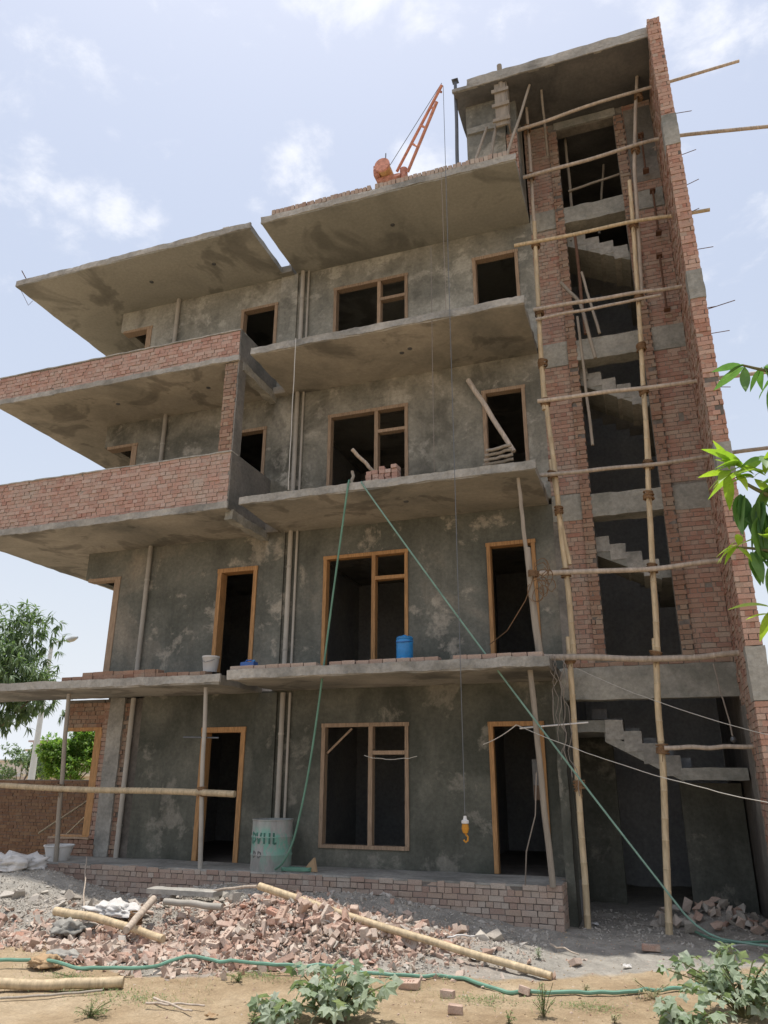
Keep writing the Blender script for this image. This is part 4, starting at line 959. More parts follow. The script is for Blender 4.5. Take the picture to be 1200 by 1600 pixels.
# small board hanging in the dark of the right ground floor doorway
bd_ = MB().box(-2.15, -1.95, 14.5, 14.53, 1.75, 2.45, .003).build('notice_board', 'interior', label='dim board with a reddish lower panel hanging inside the right ground floor doorway', cat='board')
MB().box(-2.14, -1.96, 14.48, 14.498, 1.75, 2.0).build('panel', 'brick_dull', bd_)

# ================================================================== GROUND CLUTTER
def onG(px, py, h=0.0):
    """point on the uneven ground seen at a photograph pixel"""
    d = ray(px, py).normalized(); t = 6.0; last = None
    while t < 40:
        p = CAM+d*t
        if p.z <= gz(p.x, p.y)+h: return Vector((p.x, p.y, gz(p.x, p.y)+h))
        t += .02
    return CAM+d*t
def hull_mesh(name, size, mat, npts=14, boxy=.75, bevel=0):
    bm = bmesh.new()
    for _ in range(npts):
        p = Vector([random.uniform(-1, 1) for _ in range(3)])
        if random.random() < boxy: p = Vector([math.copysign(random.uniform(.72, 1), q) for q in p])
        bm.verts.new((p.x*size[0]/2, p.y*size[1]/2, p.z*size[2]/2))
    r = bmesh.ops.convex_hull(bm, input=bm.verts[:])
    bmesh.ops.delete(bm, geom=list({g for g in r['geom_interior']+r['geom_unused'] if isinstance(g, bmesh.types.BMVert)}), context='VERTS')
    bmesh.ops.dissolve_limit(bm, angle_limit=.22, verts=bm.verts[:], edges=bm.edges[:])
    me = bpy.data.meshes.new(name); bm.to_mesh(me); bm.free(); me.materials.append(MT[mat]); return me
def frog_mesh(mat, l=.228, frac=1.0):
    """a brick with its shallow frog and stamped bars"""
    bm = bmesh.new(); bmesh.ops.create_cube(bm, size=1); bmesh.ops.scale(bm, vec=(l*frac, .108, .074), verts=bm.verts)
    top = max(bm.faces, key=lambda f: f.calc_center_median().z)
    r = bmesh.ops.inset_region(bm, faces=[top], thickness=.020); bmesh.ops.translate(bm, vec=(0, 0, -.011), verts=top.verts)
    es = [e for e in bm.edges if all(abs(v.co.z) > .03 for v in e.verts)]
    bmesh.ops.bevel(bm, geom=[e for e in bm.edges if e.calc_length() > .06 and e not in top.edges[:]], offset=.006, segments=1, affect='EDGES')
    for v in bm.verts: v.co += Vector([random.uniform(-.004, .004) for _ in range(3)])
    if frac == 1:
        for k in range(4):
            x = (-.045+k*.03); q = bmesh.ops.create_cube(bm, size=1)['verts']; bmesh.ops.scale(bm, vec=(.006, .034, .010), verts=q); bmesh.ops.translate(bm, vec=(x, 0, .030), verts=q)
            if k % 2: q = bmesh.ops.create_cube(bm, size=1)['verts']; bmesh.ops.scale(bm, vec=(.02, .006, .010), verts=q); bmesh.ops.translate(bm, vec=(x, .014, .030), verts=q)
    me = bpy.data.meshes.new('brick'); bm.to_mesh(me); bm.free(); me.materials.append(MT[mat]); return me
whole = [frog_mesh('rubble_brick') for _ in range(4)]
half = [frog_mesh('rubble_brick', frac=random.uniform(.45, .7)) for _ in range(4)]
chunk = [hull_mesh('chunk', (random.uniform(.12, .22), random.uniform(.09, .12), random.uniform(.06, .10)), 'rubble_brick', 11, random.choice([.3, .6, .75])) for _ in range(16)]
grey = [hull_mesh('chunk', (random.uniform(.12, .26), random.uniform(.09, .2), random.uniform(.06, .12)), 'rubble_grey', boxy=.35) for _ in range(10)]
def heap_xy(k):
    r = random.random()
    if k == 'brick':
        if r < .52: return random.gauss(-4.75, 1.05), random.gauss(10.25, .45)
        if r < .74: return random.gauss(-6.2, 1.0), random.gauss(9.0, .38)
        return random.gauss(-9.0, 2.2), random.gauss(9.35, .36)
    if r < .6: return random.gauss(-9.0, 1.6), random.gauss(10.5, .5)
    if r < .85: return random.gauss(-6.6, 1.0), random.gauss(10.9, .4)
    return random.gauss(-3.1, .8), random.gauss(10.9, .35)
def on_heap(x, y): return -16 < x < -.5 and (8.15 if -7.2 < x < -4.4 else 8.75) < y < 12.1 and not (y < 9.0 and random.random() < .35)
placed = []
def where(x, y):
    fr = 'front edge' if y < 9.5 else ('middle' if y < 10.5 else 'back edge')
    sd = 'at the far left' if x < -9.5 else 'left of the pipe' if x < -7.6 else 'below the drum' if x < -5.9 else 'by the upper bamboo' if x < -4.6 else 'by the middle bamboo' if x < -3.4 else 'by the bamboo tip'
    return sd, fr
def place(me, name, x, y, lift, label, cat, group, tilt=.5, sc_=1.0):
    if '%' in label: label = label % where(x, y)
    o = bpy.data.objects.new(name, me); COL.objects.link(o); o.location = (x, y, gz(x, y)+lift)
    o.rotation_euler = (random.gauss(0, tilt), random.gauss(0, tilt), random.uniform(0, 2*pi)); o.scale = (sc_,)*3
    return tag(o, label, cat, group)
n = 0
while n < 175:
    x, y = heap_xy('brick')
    if not on_heap(x, y): continue
    core = math.exp(-((x+4.75)/1.3)**2-((y-10.25)/.6)**2)
    lift = .03+random.uniform(0, .19)*core
    if random.random() < .30: place(random.choice(whole), 'rubble_brick', x, y, lift, 'whole brick askew in the rubble %s, %s', 'brick', 'whole bricks in the rubble', .55)
    else: place(random.choice(half), 'brick_half', x, y, lift, 'broken half brick in the rubble %s, %s', 'brick', 'half bricks in the rubble', .6)
    n += 1
for i in range(70):
    x, y = heap_xy('brick'); 
    if on_heap(x, y): place(random.choice(chunk), 'brick_chunk', x, y, .03, 'jagged brick fragment in the rubble %s, %s', 'brick', 'brick fragments in the rubble', .8, random.uniform(.8, 1.25))
for i in range(55):
    x, y = heap_xy('grey')
    if on_heap(x, y): place(random.choice(grey), 'cement_lump', x, y, .03, 'pale cement lump in the rubble %s, %s', 'cement lump', 'cement lumps in the rubble', .6, random.uniform(.7, 1.4))
for i in range(46):                                                     # the heap inside the stair bay
    x, y = random.gauss(.72, .38), random.gauss(13.75, .35)
    if x < 1.28 and y > 12.9: place(random.choice(chunk+grey), 'brick_chunk', x, y, .04+random.uniform(0, .1), 'dusty broken brick in the shaded heap under the stairs, %s' % (('left' if x < .5 else 'middle' if x < .9 else 'right')+(' front' if y < 13.6 else ' back')), 'brick', 'rubble under the stairs', .8, random.uniform(.8, 1.2))
# the rest of the rubble and the gravel, too many to count
def scatter(name, meshes, cnt, fn, smin, smax, mat, sink=.3):
    mb = MB(); src = [([v.co.copy() for v in m.vertices], [tuple(p.vertices) for p in m.polygons]) for m in meshes]
    for _ in range(cnt):
        r = fn()
        if r is None: continue
        x, y, l = r; vs, fs = random.choice(src); s = random.uniform(smin, smax)*random.uniform(.6, 1)
        R_ = Matrix.Rotation(random.uniform(0, 6.28), 3, 'Z') @ Matrix.Rotation(random.gauss(0, .8), 3, 'X') @ Matrix.Rotation(random.gauss(0, .8), 3, 'Y')
        o = Vector((x, y, gz(x, y)+l)); b = len(mb.v)
        mb.v += [tuple(o+(R_@(v*s))) for v in vs]; mb.f += [tuple(b+i for i in f) for f in fs]
    return mb.build(name, mat, kind='stuff')
def f_brick():
    x, y = heap_xy('brick'); return (x, y, random.uniform(-.01, .05)+random.uniform(0, .14)*math.exp(-((x+4.75)/1.3)**2-((y-10.25)/.6)**2)) if on_heap(x, y) else None
def f_grey():
    x, y = (random.uniform(-14, -1.6), random.uniform(9.3, 12.2)) if random.random() < .65 else heap_xy('grey')
    return (x, y, .004) if on_heap(x, y) and (x < -2.5 or y > 10.0) else None
def f_bay(): 
    x, y = random.uniform(-1.3, 1.9), random.uniform(12.0, 14.6); return (x, y, .005) if (x < 1.3) else None
def f_sand():
    x = random.uniform(-9, 3); y = random.uniform(7, 12.3); return (x, y, .0)
tiny = [hull_mesh('bit', (.1, .08, .06), 'rubble_grey', 7, .4) for _ in range(8)]
scatter('broken_brick_rubble', chunk, 2700, f_brick, .3, .95, 'rubble_brick')
scatter('cement_pieces', grey, 700, f_brick, .2, .7, 'rubble_grey')
scatter('brick_gravel', tiny, 5000, f_brick, .2, .7, 'rubble_brick')
scatter('grey_gravel', tiny, 17000, f_grey, .10, .5, 'rubble_grey')
scatter('cement_rubble', grey, 420, f_grey, .3, .8, 'rubble_grey')
scatter('bay_gravel', tiny, 900, f_bay, .15, .7, 'rubble_grey')
scatter('sand_pebbles', tiny, 1800, f_sand, .08, .4, 'rubble_brick')
scatter('sand_clods', tiny, 2600, f_sand, .06, .35, 'sand_clod')
# single bricks on the sand
for (px, py, lb, m, ti) in ((1018, 1487, 'single tan brick lying flat on the open ground before the middle scaffold line', whole, .03), (1092, 1530, 'lone brick half hidden at the left of the big grey green bush', whole, .05),
                            (820, 1555, 'reddish half brick lying by the small dark weed near the hose end', half, .08), (640, 1545, 'grey dusty brick standing by the hose right of the low bush', whole, .08),
                            (712, 1585, 'brown half brick at the bottom edge right of the low bush', half, .08), (700, 1560, 'tilted brown half brick on the sand below the hose', half, .08)):
    p = onG(px, py); o = place(random.choice(m), 'loose_brick', p.x, p.y, .042, lb, 'brick', None, ti); o.rotation_euler.z = random.uniform(-.2, .2)
# poles and pipes on the ground
def gpole(pts, r0, r1, mat, label, lift=0.0, name='bamboo_pole', cat='bamboo pole', seed=0, group='poles lying on the ground', knots=True, lash=()):
    P = [onG(px, py, h) for px, py, h in pts]
    return bamboo(P[0], P[-1], r0, r1, mat, label, mids=P[1:-1] or None, bow=.02, seed=seed, name=name, cat=cat, group=group, knots=knots, lash=lash)
gpole([(405, 1385, .30), (640, 1462, .16), (862, 1526, .04)], .05, .042, 'bamboo', 'long straight bamboo lying across the brick heap down to the right', seed=100)
gpole([(402, 1386, .30), (350, 1388, .22), (312, 1398, .12)], .022, .018, 'bamboo_grey', 'bent thin bamboo strip running left from the end of the long bamboo', seed=101, knots=False, name='bamboo_strip', cat='bamboo strip', group=None)
gpole([(86, 1424, .30), (190, 1445, .20), (255, 1468, .16)], .055, .045, 'bamboo', 'thick bamboo lying on the left rubble under a crossing shorter piece', seed=102)
gpole([(240, 1405, .30), (197, 1454, .26)], .05, .045, 'bamboo_grey', 'short bamboo piece crossing over the thick one in the left rubble', seed=103, lash=[onG(212, 1434, .27)])
gpole([(257, 1409, .24), (347, 1418, .20)], .045, .045, 'pvc', 'short grey pipe lying in the rubble below the porch', seed=104, name='plastic_pipe', cat='pipe', knots=False, group=None)
gpole([(-60, 1536, .06), (70, 1538, .06), (193, 1534, .07)], .05, .055, 'bamboo', 'pale bamboo lying on the sand at the bottom left corner', seed=105)
gpole([(0, 1560, .03), (160, 1548, .03)], .012, .012, 'wood_grey', 'thin stick lying beside the pale bamboo at bottom left', seed=106, name='stick', cat='stick', knots=False, group='sticks on the ground')
for i, (a, b, lb) in enumerate((((228, 1568), (320, 1572), 'bent twig on the sand near the bottom, left one'), ((240, 1560), (300, 1580), 'twig crossing the bent one on the sand'),
                 ((300, 1445), (340, 1420), 'thin stick in the rubble beside the grey pipe'), ((130, 1430), (178, 1365), 'long thin cane leaning from the left rubble to the plinth'),
                 ((560, 1425), (650, 1470), 'dry cane lying in the gravel beyond the long bamboo'), ((700, 1465), (742, 1463), 'short white stick on the ash slope right of the brick heap'),
                 ((1140, 1478), (1200, 1477), 'thin pale stick lying at the right edge below the rope'), ((860, 1475), (905, 1492), 'small stick by the plinth corner'))):
    h = .05 if i != 3 else .15
    P0, P1 = onG(*a, h), onG(*b, h)
    if i == 3: P1 = Vector((-9.9, 12.25, .75))
    bamboo(P0, P1, .012, .009, 'white_plastic' if i in (5, 6) else 'bamboo_grey', lb, bow=.03, seed=120+i, name='stick', cat='stick', group='sticks on the ground', knots=False)
hp = [(-80, 1512), (0, 1510), (60, 1509), (130, 1526), (220, 1521), (290, 1504), (360, 1512), (430, 1520), (520, 1519), (610, 1524), (700, 1526), (760, 1541), (830, 1550), (930, 1552), (1000, 1549), (1060, 1545), (1130, 1530)]
for k, (a, b, m, lb) in enumerate(((0, 17, 'green_hose', 'long faded green hose snaking along the foot of the rubble and over the sand'),)):
    P = [onG(x, y, .03) for x, y in hp[a:b]]; pts = []
    for p, q in zip(P, P[1:]):
        for i in range(8): r = p.lerp(q, i/8); pts.append(Vector((r.x, r.y, gz(r.x, r.y)+.03+(.07 if -9 < r.x < -3.4 else 0)+.03*noise.noise((r.x*2, 0, 1)))))
    MB().tube(smooth(pts, 1), .02, 8).build('garden_hose', m, label=lb, cat='hose', loc=pts[0])
P = [onG(x, y, .04) for x, y in ((1085, 1455), (1110, 1468), (1150, 1474), (1230, 1470))]
MB().tube(smooth(P, 3), .018, 6).build('hose_end', 'green_hose', label='dark green hose lying in the shade at the right edge below the stairs', cat='hose', loc=P[0])
# bits lying on the left roof edge
o = bpy.data.objects.new('broken_brick', grey[0]); COL.objects.link(o); o.location = (-7.85, 11.8, T[3]+.07); tag(o, 'grey broken lump lying on the edge of the left roof slab near its right end', 'brick')
# litter on the sand: scraps of paper and plastic
for i, (px, py, lb) in enumerate(((165, 1485, 'pink white plastic scrap in the left rubble above the hose'), (575, 1440, 'small white paper scrap on the ash slope beyond the long bamboo'), (930, 1445, 'crumpled white scrap at the foot of the left scaffold line'),
                                  (980, 1512, 'tiny pale scrap on the open sand left of the corner bush'), (740, 1500, 'torn pale scrap beside the long bamboo'), (330, 1590, 'curled brown scrap at the bottom edge left of the low bush'))):
    p = onG(px, py, .015); random.seed(300+i); mb = MB(); n_ = 5
    for a_ in range(n_):
        for b_ in range(n_): mb.v.append((p.x+(a_-2)*.025+random.uniform(-.008, .008), p.y+(b_-2)*.02+random.uniform(-.008, .008), p.z+random.uniform(0, .035)))
    for a_ in range(n_-1):
        for b_ in range(n_-1): q = a_*n_+b_; mb.f.append((q, q+n_, q+n_+1, q+1))
    mb.build('scrap', 'sack' if i < 5 else 'card', label=lb, cat='scrap', loc=p)
random.seed(9)
# concrete plank, sacks
p = onG(292, 1393, .16); MB().rough(p.x-.62, p.x+.55, p.y-.16, p.y+.12, p.z-.04, p.z+.03, .1, .008, 7).build('concrete_plank', 'concrete', label='grey concrete plank lying on the heap below the porch', cat='plank', loc=p)
def sack(px, py, h, sx, sy, sz, label, mat='sack', rot=0):
    p = onG(px, py, h); bm = bmesh.new(); bmesh.ops.create_icosphere(bm, subdivisions=4, radius=1)
    for v in bm.verts:
        c_ = v.co.copy(); n_ = noise.noise(c_*1.3+Vector((px, 0, 0)))*.55-abs(noise.noise(c_*2.6+Vector((0, py, 0))))*.55+.12-abs(noise.noise(c_*6))*.22+noise.noise(c_*13)*.06
        c_ = c_*(1+n_); v.co = Vector((c_.x*sx*1.1, c_.y*sy*1.1, max(c_.z, -.35)*sz*(.8+.6*noise.noise((c_.x*2, c_.y*2, px)))))
    me = bpy.data.meshes.new('sack'); bm.to_mesh(me); bm.free(); me.materials.append(MT[mat])
    me.polygons.foreach_set('use_smooth', [True]*len(me.polygons))
    o = bpy.data.objects.new('sack', me); COL.objects.link(o); o.location = p; o.rotation_euler.z = rot; tag(o, label, 'sack'); return o
sack(18, 1352, .02, .55, .3, .22, 'crumpled grey white sack beside the plinth at the left edge', rot=.2)
sack(180, 1424, .10, .42, .2, .14, 'torn whitish sack half buried in the left rubble under the bamboo', rot=-.2)
sack(110, 1452, .12, .26, .18, .12, 'pale cement sack piece beside the thick bamboo in the rubble', 'concrete')
sack(100, 1497, .03, .25, .12, .10, 'grey green rag by the hose at the left', 'concrete', .3)
sack(75, 1505, .06, .18, .12, .10, 'small beige bag lying by the hose at the left', 'card', .3)

# ================================================================== SURROUNDINGS
W = empty('boundary_wall', (-18, 18.3, 0), 'brown brick boundary wall running behind the left end of the building', 'wall')
MB().box(-60, -11.3, 18.22, 18.40, -.3, 2.04).build('wall_core', 'mortar', W)
BR.clear(); lay((-34, 18.22, -.1), (1, 0, 0), (0, -1, 0), 22.6, 2.15, mat='brick_wall_far', jit=.008)
mb = MB()
for s_, c, size, rz, mat, ow in BR: mb.obox(c, size, Matrix.Rotation(rz, 3, 'Z'), .004)
mb.build('brickwork', 'brick_wall_far', W, kind='stuff')
prop((-12.55, 13.9, .98), (-11.35, 15.5, 2.35), .022, 'bamboo', 'thin slanting bamboo stick seen through the left corner window', 'bamboo_stick', 'stick', 'sticks leaning behind the corner window', seed=140)
prop((-11.75, 13.8, .98), (-11.3, 14.2, 1.6), .016, 'bamboo', 'short slanting stick low in the left corner window', 'bamboo_stick', 'stick', 'sticks leaning behind the corner window', seed=141)
# houses beyond
def house(px0, px1, ytop, Y, mat_lo, mat_hi, depth, label, floors=2, setback=None):
    a, b = onY(px0, ytop, Y), onY(px1, ytop, Y); zt = a.z
    h = empty('house', ((a.x+b.x)/2, Y, 0), label, 'house')
    fh_ = zt/floors
    for k in range(floors):
        x0 = a.x+(setback if (setback and k == floors-1) else 0); m = mat_hi if k == floors-1 else mat_lo
        hs = []; nW = max(2, int((b.x-x0)/2.6))
        for i in range(nW):
            cx = x0+(i+.5)*(b.x-x0)/nW; hs.append((cx-.55, cx+.55, k*fh_+fh_*.32, k*fh_+fh_*.75))
        w = MB(); wall(w, x0, b.x, k*fh_, (k+1)*fh_-.12, Y, Y+.25, hs); w.box(x0, x0+.2, Y+.25, Y+depth, k*fh_, (k+1)*fh_-.12); w.box(b.x-.2, b.x, Y+.25, Y+depth, k*fh_, (k+1)*fh_-.12)
        w.build('wall', m, h)
        MB().box(x0-.35, b.x+.35, Y-.4, Y+depth+.3, (k+1)*fh_-.12, (k+1)*fh_+.08).build('floor_band', m, h)
        for (p0, p1, z0, z1) in hs:
            f_ = MB(); wall(f_, p0, p1, z0, z1, Y+.08, Y+.16, [(p0+.07, (p0+p1)/2-.03, z0+.07, z1-.07), ((p0+p1)/2+.03, p1-.07, z0+.07, z1-.07)]); f_ = f_.build('window', 'white_paint', h)
            MB().box(p0+.05, p1-.05, Y+.10, Y+.12, z0+.05, z1-.05).build('pane', 'window_dark', f_)
    return h
house(48, 128, 1172, 62, 'cream_paint', 'cream_paint', 9, 'cream two storey house far behind the boundary wall, partly hidden by the bright tree')
house(52, 96, 1158, 74, 'pink_paint', 'pink_paint', 8, 'pinkish taller house top showing far behind the cream house', 3)
house(-90, 8, 1188, 90, 'white_paint', 'white_paint', 9, 'low white house far off at the left edge')
# railing in front of the houses
a, b = onY(72, 1172, 40), onY(110, 1172, 40)
rl = empty('railing', (a.x, 40, 0), 'dark thin metal railing on a far terrace behind the boundary wall', 'railing')
MB().tube([a, b], .03, 6).build('top_rail', 'steel', rl)
x = a.x
while x < b.x: MB().tube([(x, 40, 0), (x, 40, a.z)], .02, 5).build('baluster', 'steel', rl); x += .24
# street lamp
a = onY(81, 1006, 30); hd = onY(104, 1001, 29.6); h2 = onY(121, 996, 29.2)
lp = empty('street_lamp', (a.x, 30, 0), 'tall white street lamp behind the mango tree with a grey lamp head', 'street lamp')
MB().tube([(a.x, 30, 0), (a.x, 30, 3), (a.x, 30, a.z)], [.20, .14, .09], 14).build('pole', 'pole_white', lp)
MB().tube([a, a.lerp(hd, .5)+Vector((0, 0, .05)), hd], .035, 8).build('arm', 'lamp_grey', lp)
MB().tube([hd, hd.lerp(h2, .15), hd.lerp(h2, .6), h2], [.05, .12, .14, .05], 10).build('lamp_head', 'lamp_grey', lp)

# ---- leaves
def leaf_verts(L_, Wd, droop=.25, fold=.15, nseg=4):
    """a folded, drooping blade along +X"""
    v = []; f = []
    for i in range(nseg+1):
        t = i/nseg; w = Wd*.5*(sin(pi*min(1, t*1.02))**.75)*(1-.25*t) if 0 < i < nseg else .0015
        z = -droop*L_*t*t
        v += [(L_*t, -w, z+fold*w), (L_*t, 0, z), (L_*t, w, z+fold*w)]
    for i in range(nseg):
        a = i*3; f += [(a, a+3, a+4, a+1), (a+1, a+4, a+5, a+2)]
    return v, f
def lobed_verts(L_, lobes=5):
    v = [(0, 0, 0)]; f = []; ring = []
    n_ = lobes*2+1
    for i in range(n_):
        a = -2.35+4.7*i/(n_-1); r = L_*(1.0-.28*abs(a)/2.35) if i % 2 else L_*.60
        if i in (0, n_-1): r = L_*.35
        ring.append((r*cos(a)+L_*.12, r*sin(a), -.40*r*r/L_+random.uniform(-.10, .10)*L_))
    v += ring
    for i in range(1, n_): f.append((0, i, i+1))
    return v, f
def add_leaf(mb, vf, M_, o):
    v, f = vf; b = len(mb.v); mb.v += [tuple(o+(M_@Vector(p))) for p in v]; mb.f += [tuple(b+i for i in q) for q in f]
def aim(d, roll=0):
    d = Vector(d).normalized(); q = d.to_track_quat('X', 'Z'); return (q.to_matrix() @ Matrix.Rotation(roll, 3, 'X'))
def rdir(zlo=-1, zhi=1):
    a = random.uniform(0, 2*pi); z = random.uniform(zlo, zhi); r = math.sqrt(max(0, 1-z*z)); return Vector((r*cos(a), r*sin(a), z))
def tree(label, c, rx, ry, rz_, base, whorls, per, LL, WW, mat, tr=.12, droop=.35, down=.35, seed=0, group=None, clumps=9, name='tree'):
    random.seed(seed); t = empty(name, base, label, 'tree', group); c = Vector(c)
    hubs = [c+Vector((d.x*rx, d.y*ry, d.z*rz_))*random.uniform(.45, .92) for d in [rdir(-.7, 1) for _ in range(clumps)]]
    fork = Vector((base[0], base[1], base[2])).lerp(c, .45)
    MB().tube(wander(base, fork, .08, 8, seed=seed), [tr*(1-.04*i) for i in range(9)], 10).build('trunk', 'bark', t)
    for h in hubs: MB().tube(wander(fork, h, .15, 8, seed=seed+1), [tr*.5*(1-.1*i) for i in range(9)], 6).build('limb', 'bark', t)
    mb = MB(); bl = [leaf_verts(LL*random.uniform(.8, 1.2), WW*random.uniform(.85, 1.15), droop, .2, 3) for _ in range(6)]
    for _ in range(whorls):
        h = random.choice(hubs); d = rdir(-.8, 1); r = min(rx, rz_)*random.uniform(.25, .62)
        q = h+d*r*random.uniform(.6, 1.0)
        for k in range(per):
            e = (d*.5+rdir()*.9+Vector((0, 0, -down))).normalized(); add_leaf(mb, random.choice(bl), aim(e, random.uniform(-.6, .6)), q+rdir()*LL*.15)
    mb.build('crown', mat, t, kind='stuff'); return t
st_ = random.getstate()
c = onY(12, 1050, 21.5)
tree('dusty mango tree with long drooping leaves beyond the porch at the left edge', (c.x-1.15, 21.5, c.z-.15), 2.35, 1.9, 2.95, (c.x-2.9, 21.8, 0), 1200, 9, .30, .075, 'leaf_mango', .17, .4, .5, 11, clumps=16, name='mango_tree')
c = onY(98, 968, 21)
c = onY(112, 1180, 27)
tree('bright green bushy tree seen through the left corner window', (c.x, 27, c.z-.1), 1.4, 1.2, 1.2, (c.x, 27, 0), 1700, 7, .15, .075, 'leaf_bright', .10, .2, .1, 12, clumps=16)
c = onY(35, 1200, 45)
tree('pale far tree behind the lamp pole at the left', (c.x, 45, c.z), 1.8, 1.5, 1.5, (c.x, 45, 0), 420, 7, .22, .11, 'leaf_mango', .1, .2, .1, 13, clumps=10)
# far tree line round the plain, one mass
mb = MB(); random.seed(21); bl = [leaf_verts(1.6, 1.1, .1, .2, 2) for _ in range(4)]
for i in range(150):
    a = rad(-100+200*i/150); R0 = random.uniform(150, 190); cx, cy = sin(a)*R0, cos(a)*R0; hh = random.uniform(2.5, 6.5)
    for _ in range(150): d = rdir(-.2, 1)*random.uniform(.3, 1); add_leaf(mb, random.choice(bl), aim(rdir()), Vector((cx+d.x*5, cy+d.y*3, max(.2, d.z*hh))))
mb.build('far_tree_line', 'leaf_mango', kind='stuff')
# near branches reaching in from the right
random.seed(5)
NT = empty('overhanging_tree', (2.3, 4.5, 0), 'near tree whose branches of large glossy leaves reach in at the right edge', 'tree')
MB().tube(wander((2.3, 4.5, 0), (2.1, 4.4, 4.6), .1, 10, seed=3), [.13-.006*i for i in range(11)], 12).build('trunk', 'bark', NT)
leafm = {}
for key, LL, WW in (('big', .20, .105), ('mid', .17, .06), ('slim', .15, .042)):
    for mk in ('leaf_near', 'leaf_young'):
        leafm[(key, mk)] = []
        for _ in range(3):
            v, f = leaf_verts(LL*random.uniform(.85, 1.1), WW*random.uniform(.9, 1.1), random.uniform(.15, .5), .25, 6)
            me = bpy.data.meshes.new('leaf'); me.from_pydata(v, [], f); me.materials.append(MT[mk]); me.polygons.foreach_set('use_smooth', [True]*len(me.polygons)); leafm[(key, mk)].append(me)
def put_leaf(parent, me, o, d, roll=0, s=1.0):
    ob = bpy.data.objects.new('leaf', me); COL.objects.link(ob); ob.parent = parent; ob.location = Vector(o)-wloc(parent); ob.rotation_euler = aim(d, roll).to_euler(); ob.scale = (s,)*3; return ob
YN = 3.9
def twig(pts, r0, r1): MB().tube(smooth(pts, 2), [r0+(r1-r0)*i/(len(smooth(pts, 2))-1) for i in range(len(smooth(pts, 2)))], 6).build('twig', 'stem', NT)
def cluster(px, py, n_, key, mk, spread=1.0, bias=(0, 0, -.35), Y=YN, s=1.0):
    o = onY(px, py, Y)
    for k in range(n_):
        d = (rdir(-.7, .6)*spread+Vector(bias)).normalized(); put_leaf(NT, random.choice(leafm[(key, mk)]), o+rdir()*.015, d, random.uniform(-.5, .5), s*random.uniform(.75, 1.1))
twig([onY(1330, 640, 4.1), onY(1260, 590, YN), onY(1190, 578, YN), onY(1158, 570, YN)], .016, .005)
twig([onY(1330, 800, 4.1), onY(1240, 790, YN), onY(1180, 765, YN), onY(1150, 745, YN)], .018, .005)
twig([onY(1300, 900, 4.1), onY(1240, 870, YN), onY(1190, 858, YN), onY(1150, 855, YN)], .014, .004)
for (px, py) in ((1330, 640), (1330, 800), (1300, 900)): twig([onY(px, py, 4.1), Vector((2.2, 4.45, 2.6+(900-py)*.006))], .02, .04)
cluster(1160, 570, 4, 'mid', 'leaf_near', bias=(-.9, 0, -.3)); cluster(1192, 570, 6, 'mid', 'leaf_near', bias=(0, 0, -.6)); cluster(1222, 590, 8, 'big', 'leaf_near')
cluster(1140, 738, 6, 'mid', 'leaf_young', bias=(-.9, 0, -.05)); cluster(1175, 745, 5, 'mid', 'leaf_young', bias=(0, 0, .3)); cluster(1160, 770, 4, 'big', 'leaf_near', .5, bias=(-.3, 0, -1.0), s=1.0); cluster(1188, 785, 6, 'big', 'leaf_near', .6, bias=(.1, 0, -.9))
cluster(1215, 760, 10, 'big', 'leaf_near'); cluster(1195, 740, 5, 'mid', 'leaf_young', bias=(-.1, 0, .5)); cluster(1165, 728, 5, 'mid', 'leaf_young', bias=(-.5, 0, .2), s=1.2); cluster(1195, 800, 5, 'big', 'leaf_near', .6, bias=(-.2, 0, -.8), s=1.15); cluster(1192, 715, 4, 'mid', 'leaf_near', bias=(-.3, 0, .2))
cluster(1150, 850, 6, 'slim', 'leaf_young', bias=(-.6, 0, -.4)); cluster(1178, 862, 6, 'mid', 'leaf_near', .7, bias=(0, 0, -.8)); cluster(1198, 840, 5, 'mid', 'leaf_young', bias=(0, 0, .2)); cluster(1220, 870, 8, 'big', 'leaf_near')
cluster(1212, 955, 6, 'mid', 'leaf_young', bias=(-.5, 0, 0))
for _ in range(16): cluster(random.uniform(1260, 1640), random.uniform(420, 1000), 7, random.choice(['big', 'mid']), 'leaf_near', Y=4.1)
for _ in range(22):
    o_ = Vector((2.1, 4.4, 4.7))+rdir(-.3, 1)*random.uniform(.3, .75); o_.x = max(o_.x, 1.45)
    MB().tube([(2.1, 4.4, 4.4), o_], [.02, .006], 5).build('twig', 'stem', NT)
    for k in range(6): put_leaf(NT, random.choice(leafm[('big', 'leaf_near')]), o_, rdir(-.7, .5), random.uniform(-.5, .5))
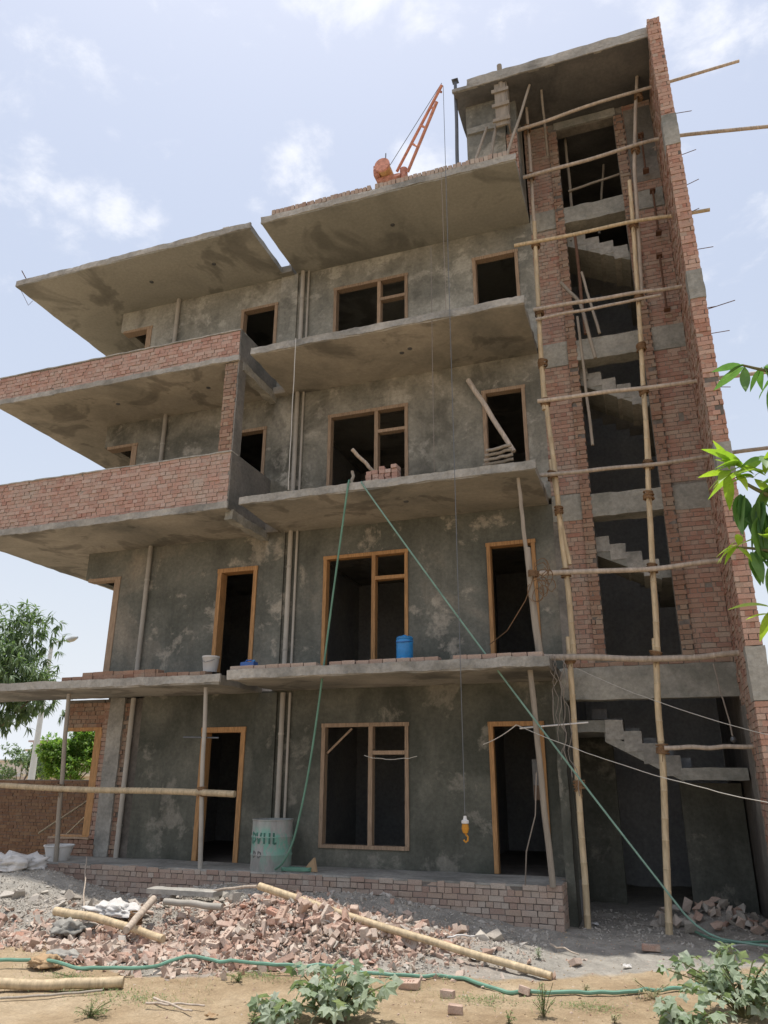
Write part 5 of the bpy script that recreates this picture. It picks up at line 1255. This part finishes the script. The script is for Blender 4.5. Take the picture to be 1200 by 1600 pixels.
# dusty lobed-leaf bushes in the foreground
lob = []
for _ in range(6):
    v, f = lobed_verts(random.uniform(.065, .115), random.choice([3, 3, 5])); me = bpy.data.meshes.new('leaf'); me.from_pydata(v, [], f); me.materials.append(MT['leaf_dusty']); lob.append(me)
def bush(px, py, w, h, n_, label, seed):
    random.seed(seed); b0 = onG(px, py); t = empty('bush', b0, label, 'bush')
    for s_ in range(max(5, n_//9)):
        a = random.uniform(0, 2*pi); r = random.uniform(.2, 1)*w/2; top = b0+Vector((cos(a)*r, sin(a)*r*.7, h*random.uniform(.5, 1)*(1-.35*r/(w/2))))
        pts = smooth([b0+Vector((cos(a)*.03, sin(a)*.03, 0)), b0.lerp(top, .5)+Vector((0, 0, h*.12)), top], 2)
        MB().tube(pts, [.010-.006*i/(len(pts)-1) for i in range(len(pts))], 5).build('stem', 'stem', t)
        for k in range(9):
            q = pts[int((.35+.65*random.random())*(len(pts)-1))]; d = (rdir(-.3, .7)+Vector((cos(a), sin(a), 0))*.5).normalized(); e = q+d*random.uniform(.03, .10)
            ob = put_leaf(t, random.choice(lob), e, Vector((d.x, d.y, d.z*.8-.25)), random.uniform(-1.2, 1.2), random.uniform(.6, 1.15))
        for k in range(1): MB().tube([q, e], .003, 4).build('leaf_stalk', 'stem', t)
    return t
bush(520, 1600, 1.35, .52, 250, 'low grey green bush with lobed dusty leaves in front of the brick heap', 31)
bush(425, 1605, .6, .28, 80, 'smaller dusty bush adjoining the low bush on its left, at the bottom edge', 32)
bush(1165, 1590, 1.6, .66, 330, 'large dusty grey green bush with lobed leaves at the lower right corner', 33)
bush(1085, 1612, .7, .30, 90, 'lower part of dusty bush at the bottom edge, left of the large corner bush', 34)
def weed(px, py, w, h, n_, label, mat='leaf_weed', seed=0, LL=.035):
    random.seed(seed); b0 = onG(px, py); mb = MB(); bl = [leaf_verts(LL*random.uniform(.7, 1.2), LL*.38, .3, .2, 2) for _ in range(4)]
    t = empty('weed', b0, label, 'weed', 'weeds on the sand'); sm_ = MB()
    for s_ in range(max(3, n_//14)):
        a = random.uniform(0, 6.28); r = w/2*random.random(); top = b0+Vector((cos(a)*r, sin(a)*r, h*random.uniform(.4, 1)))
        sm_.tube([b0, b0.lerp(top, .5)+Vector((0, 0, .02)), top], .0025, 4)
        for k in range(14): add_leaf(mb, random.choice(bl), aim(rdir(-.2, .8)), b0.lerp(top, random.uniform(.2, 1))+rdir()*.01)
    mb.build('leaves', mat, t, kind='stuff'); sm_.build('stems', 'stem', t, kind='stuff')
for i, (px, py, w, h, n_, lb, m) in enumerate(((850, 1590, .34, .30, 200, 'dense dark weed on the sand below the end of the long bamboo', 'leaf_weed'), (1022, 1562, .40, .16, 180, 'yellowish weed on the hose left of the corner bush', 'dry_grass'),
        (140, 1590, .50, .13, 260, 'spreading green weed patch at the bottom left', 'leaf_weed'), (372, 1535, .28, .13, 120, 'small green weed at the foot of the brick rubble', 'leaf_weed'),
        (915, 1552, .16, .12, 60, 'tiny brown weed beside the hose on the open sand', 'dry_grass'), (795, 1600, .16, .14, 60, 'small weed at the bottom edge between the bricks', 'leaf_weed'),
        (842, 1500, .20, .16, 80, 'little grey weed by the lower end of the long bamboo', 'leaf_dusty'), (395, 1600, .22, .16, 100, 'brownish green weed left of the low bush', 'leaf_weed'),
        (960, 1600, .18, .08, 60, 'flat weed at the bottom edge between the two bushes', 'dry_grass'), (1040, 1590, .2, .12, 70, 'scrubby weed near the corner bush', 'leaf_weed'))):
    weed(px, py, w, h, n_, lb, m, 40+i)
mb = MB(); random.seed(78)
for _ in range(2600):                                   # low green growth in patches on the sand
    cx, cy, rr_ = random.choice(((-5.9, 7.55, .30), (-5.2, 7.45, .22), (-6.4, 7.9, .16), (-4.4, 8.55, .18), (-1.9, 8.6, .20), (-3.0, 7.9, .10), (-.9, 8.7, .18)))
    x, y = random.gauss(cx, rr_), random.gauss(cy, rr_*.5); add_leaf(mb, leaf_verts(random.uniform(.012, .032), .010, .2, .1, 2), aim((random.gauss(0, 1), random.gauss(0, 1), .7)), Vector((x, y, gz(x, y)+random.uniform(0, .03))))
mb.build('low_ground_cover', 'leaf_weed', kind='stuff')
mb = MB(); random.seed(77)
for _ in range(1500):
    x, y = random.uniform(-8, 2.5), random.uniform(7.0, 9.4)
    if noise.noise((x*1.1, y*1.1, 5)) < .12: continue
    o = Vector((x, y, gz(x, y))); add_leaf(mb, leaf_verts(random.uniform(.03, .08), .006, .4, .1, 2), aim((random.gauss(0, .5), random.gauss(0, .5), 1)), o)
mb.build('dry_grass', 'dry_grass', kind='stuff')
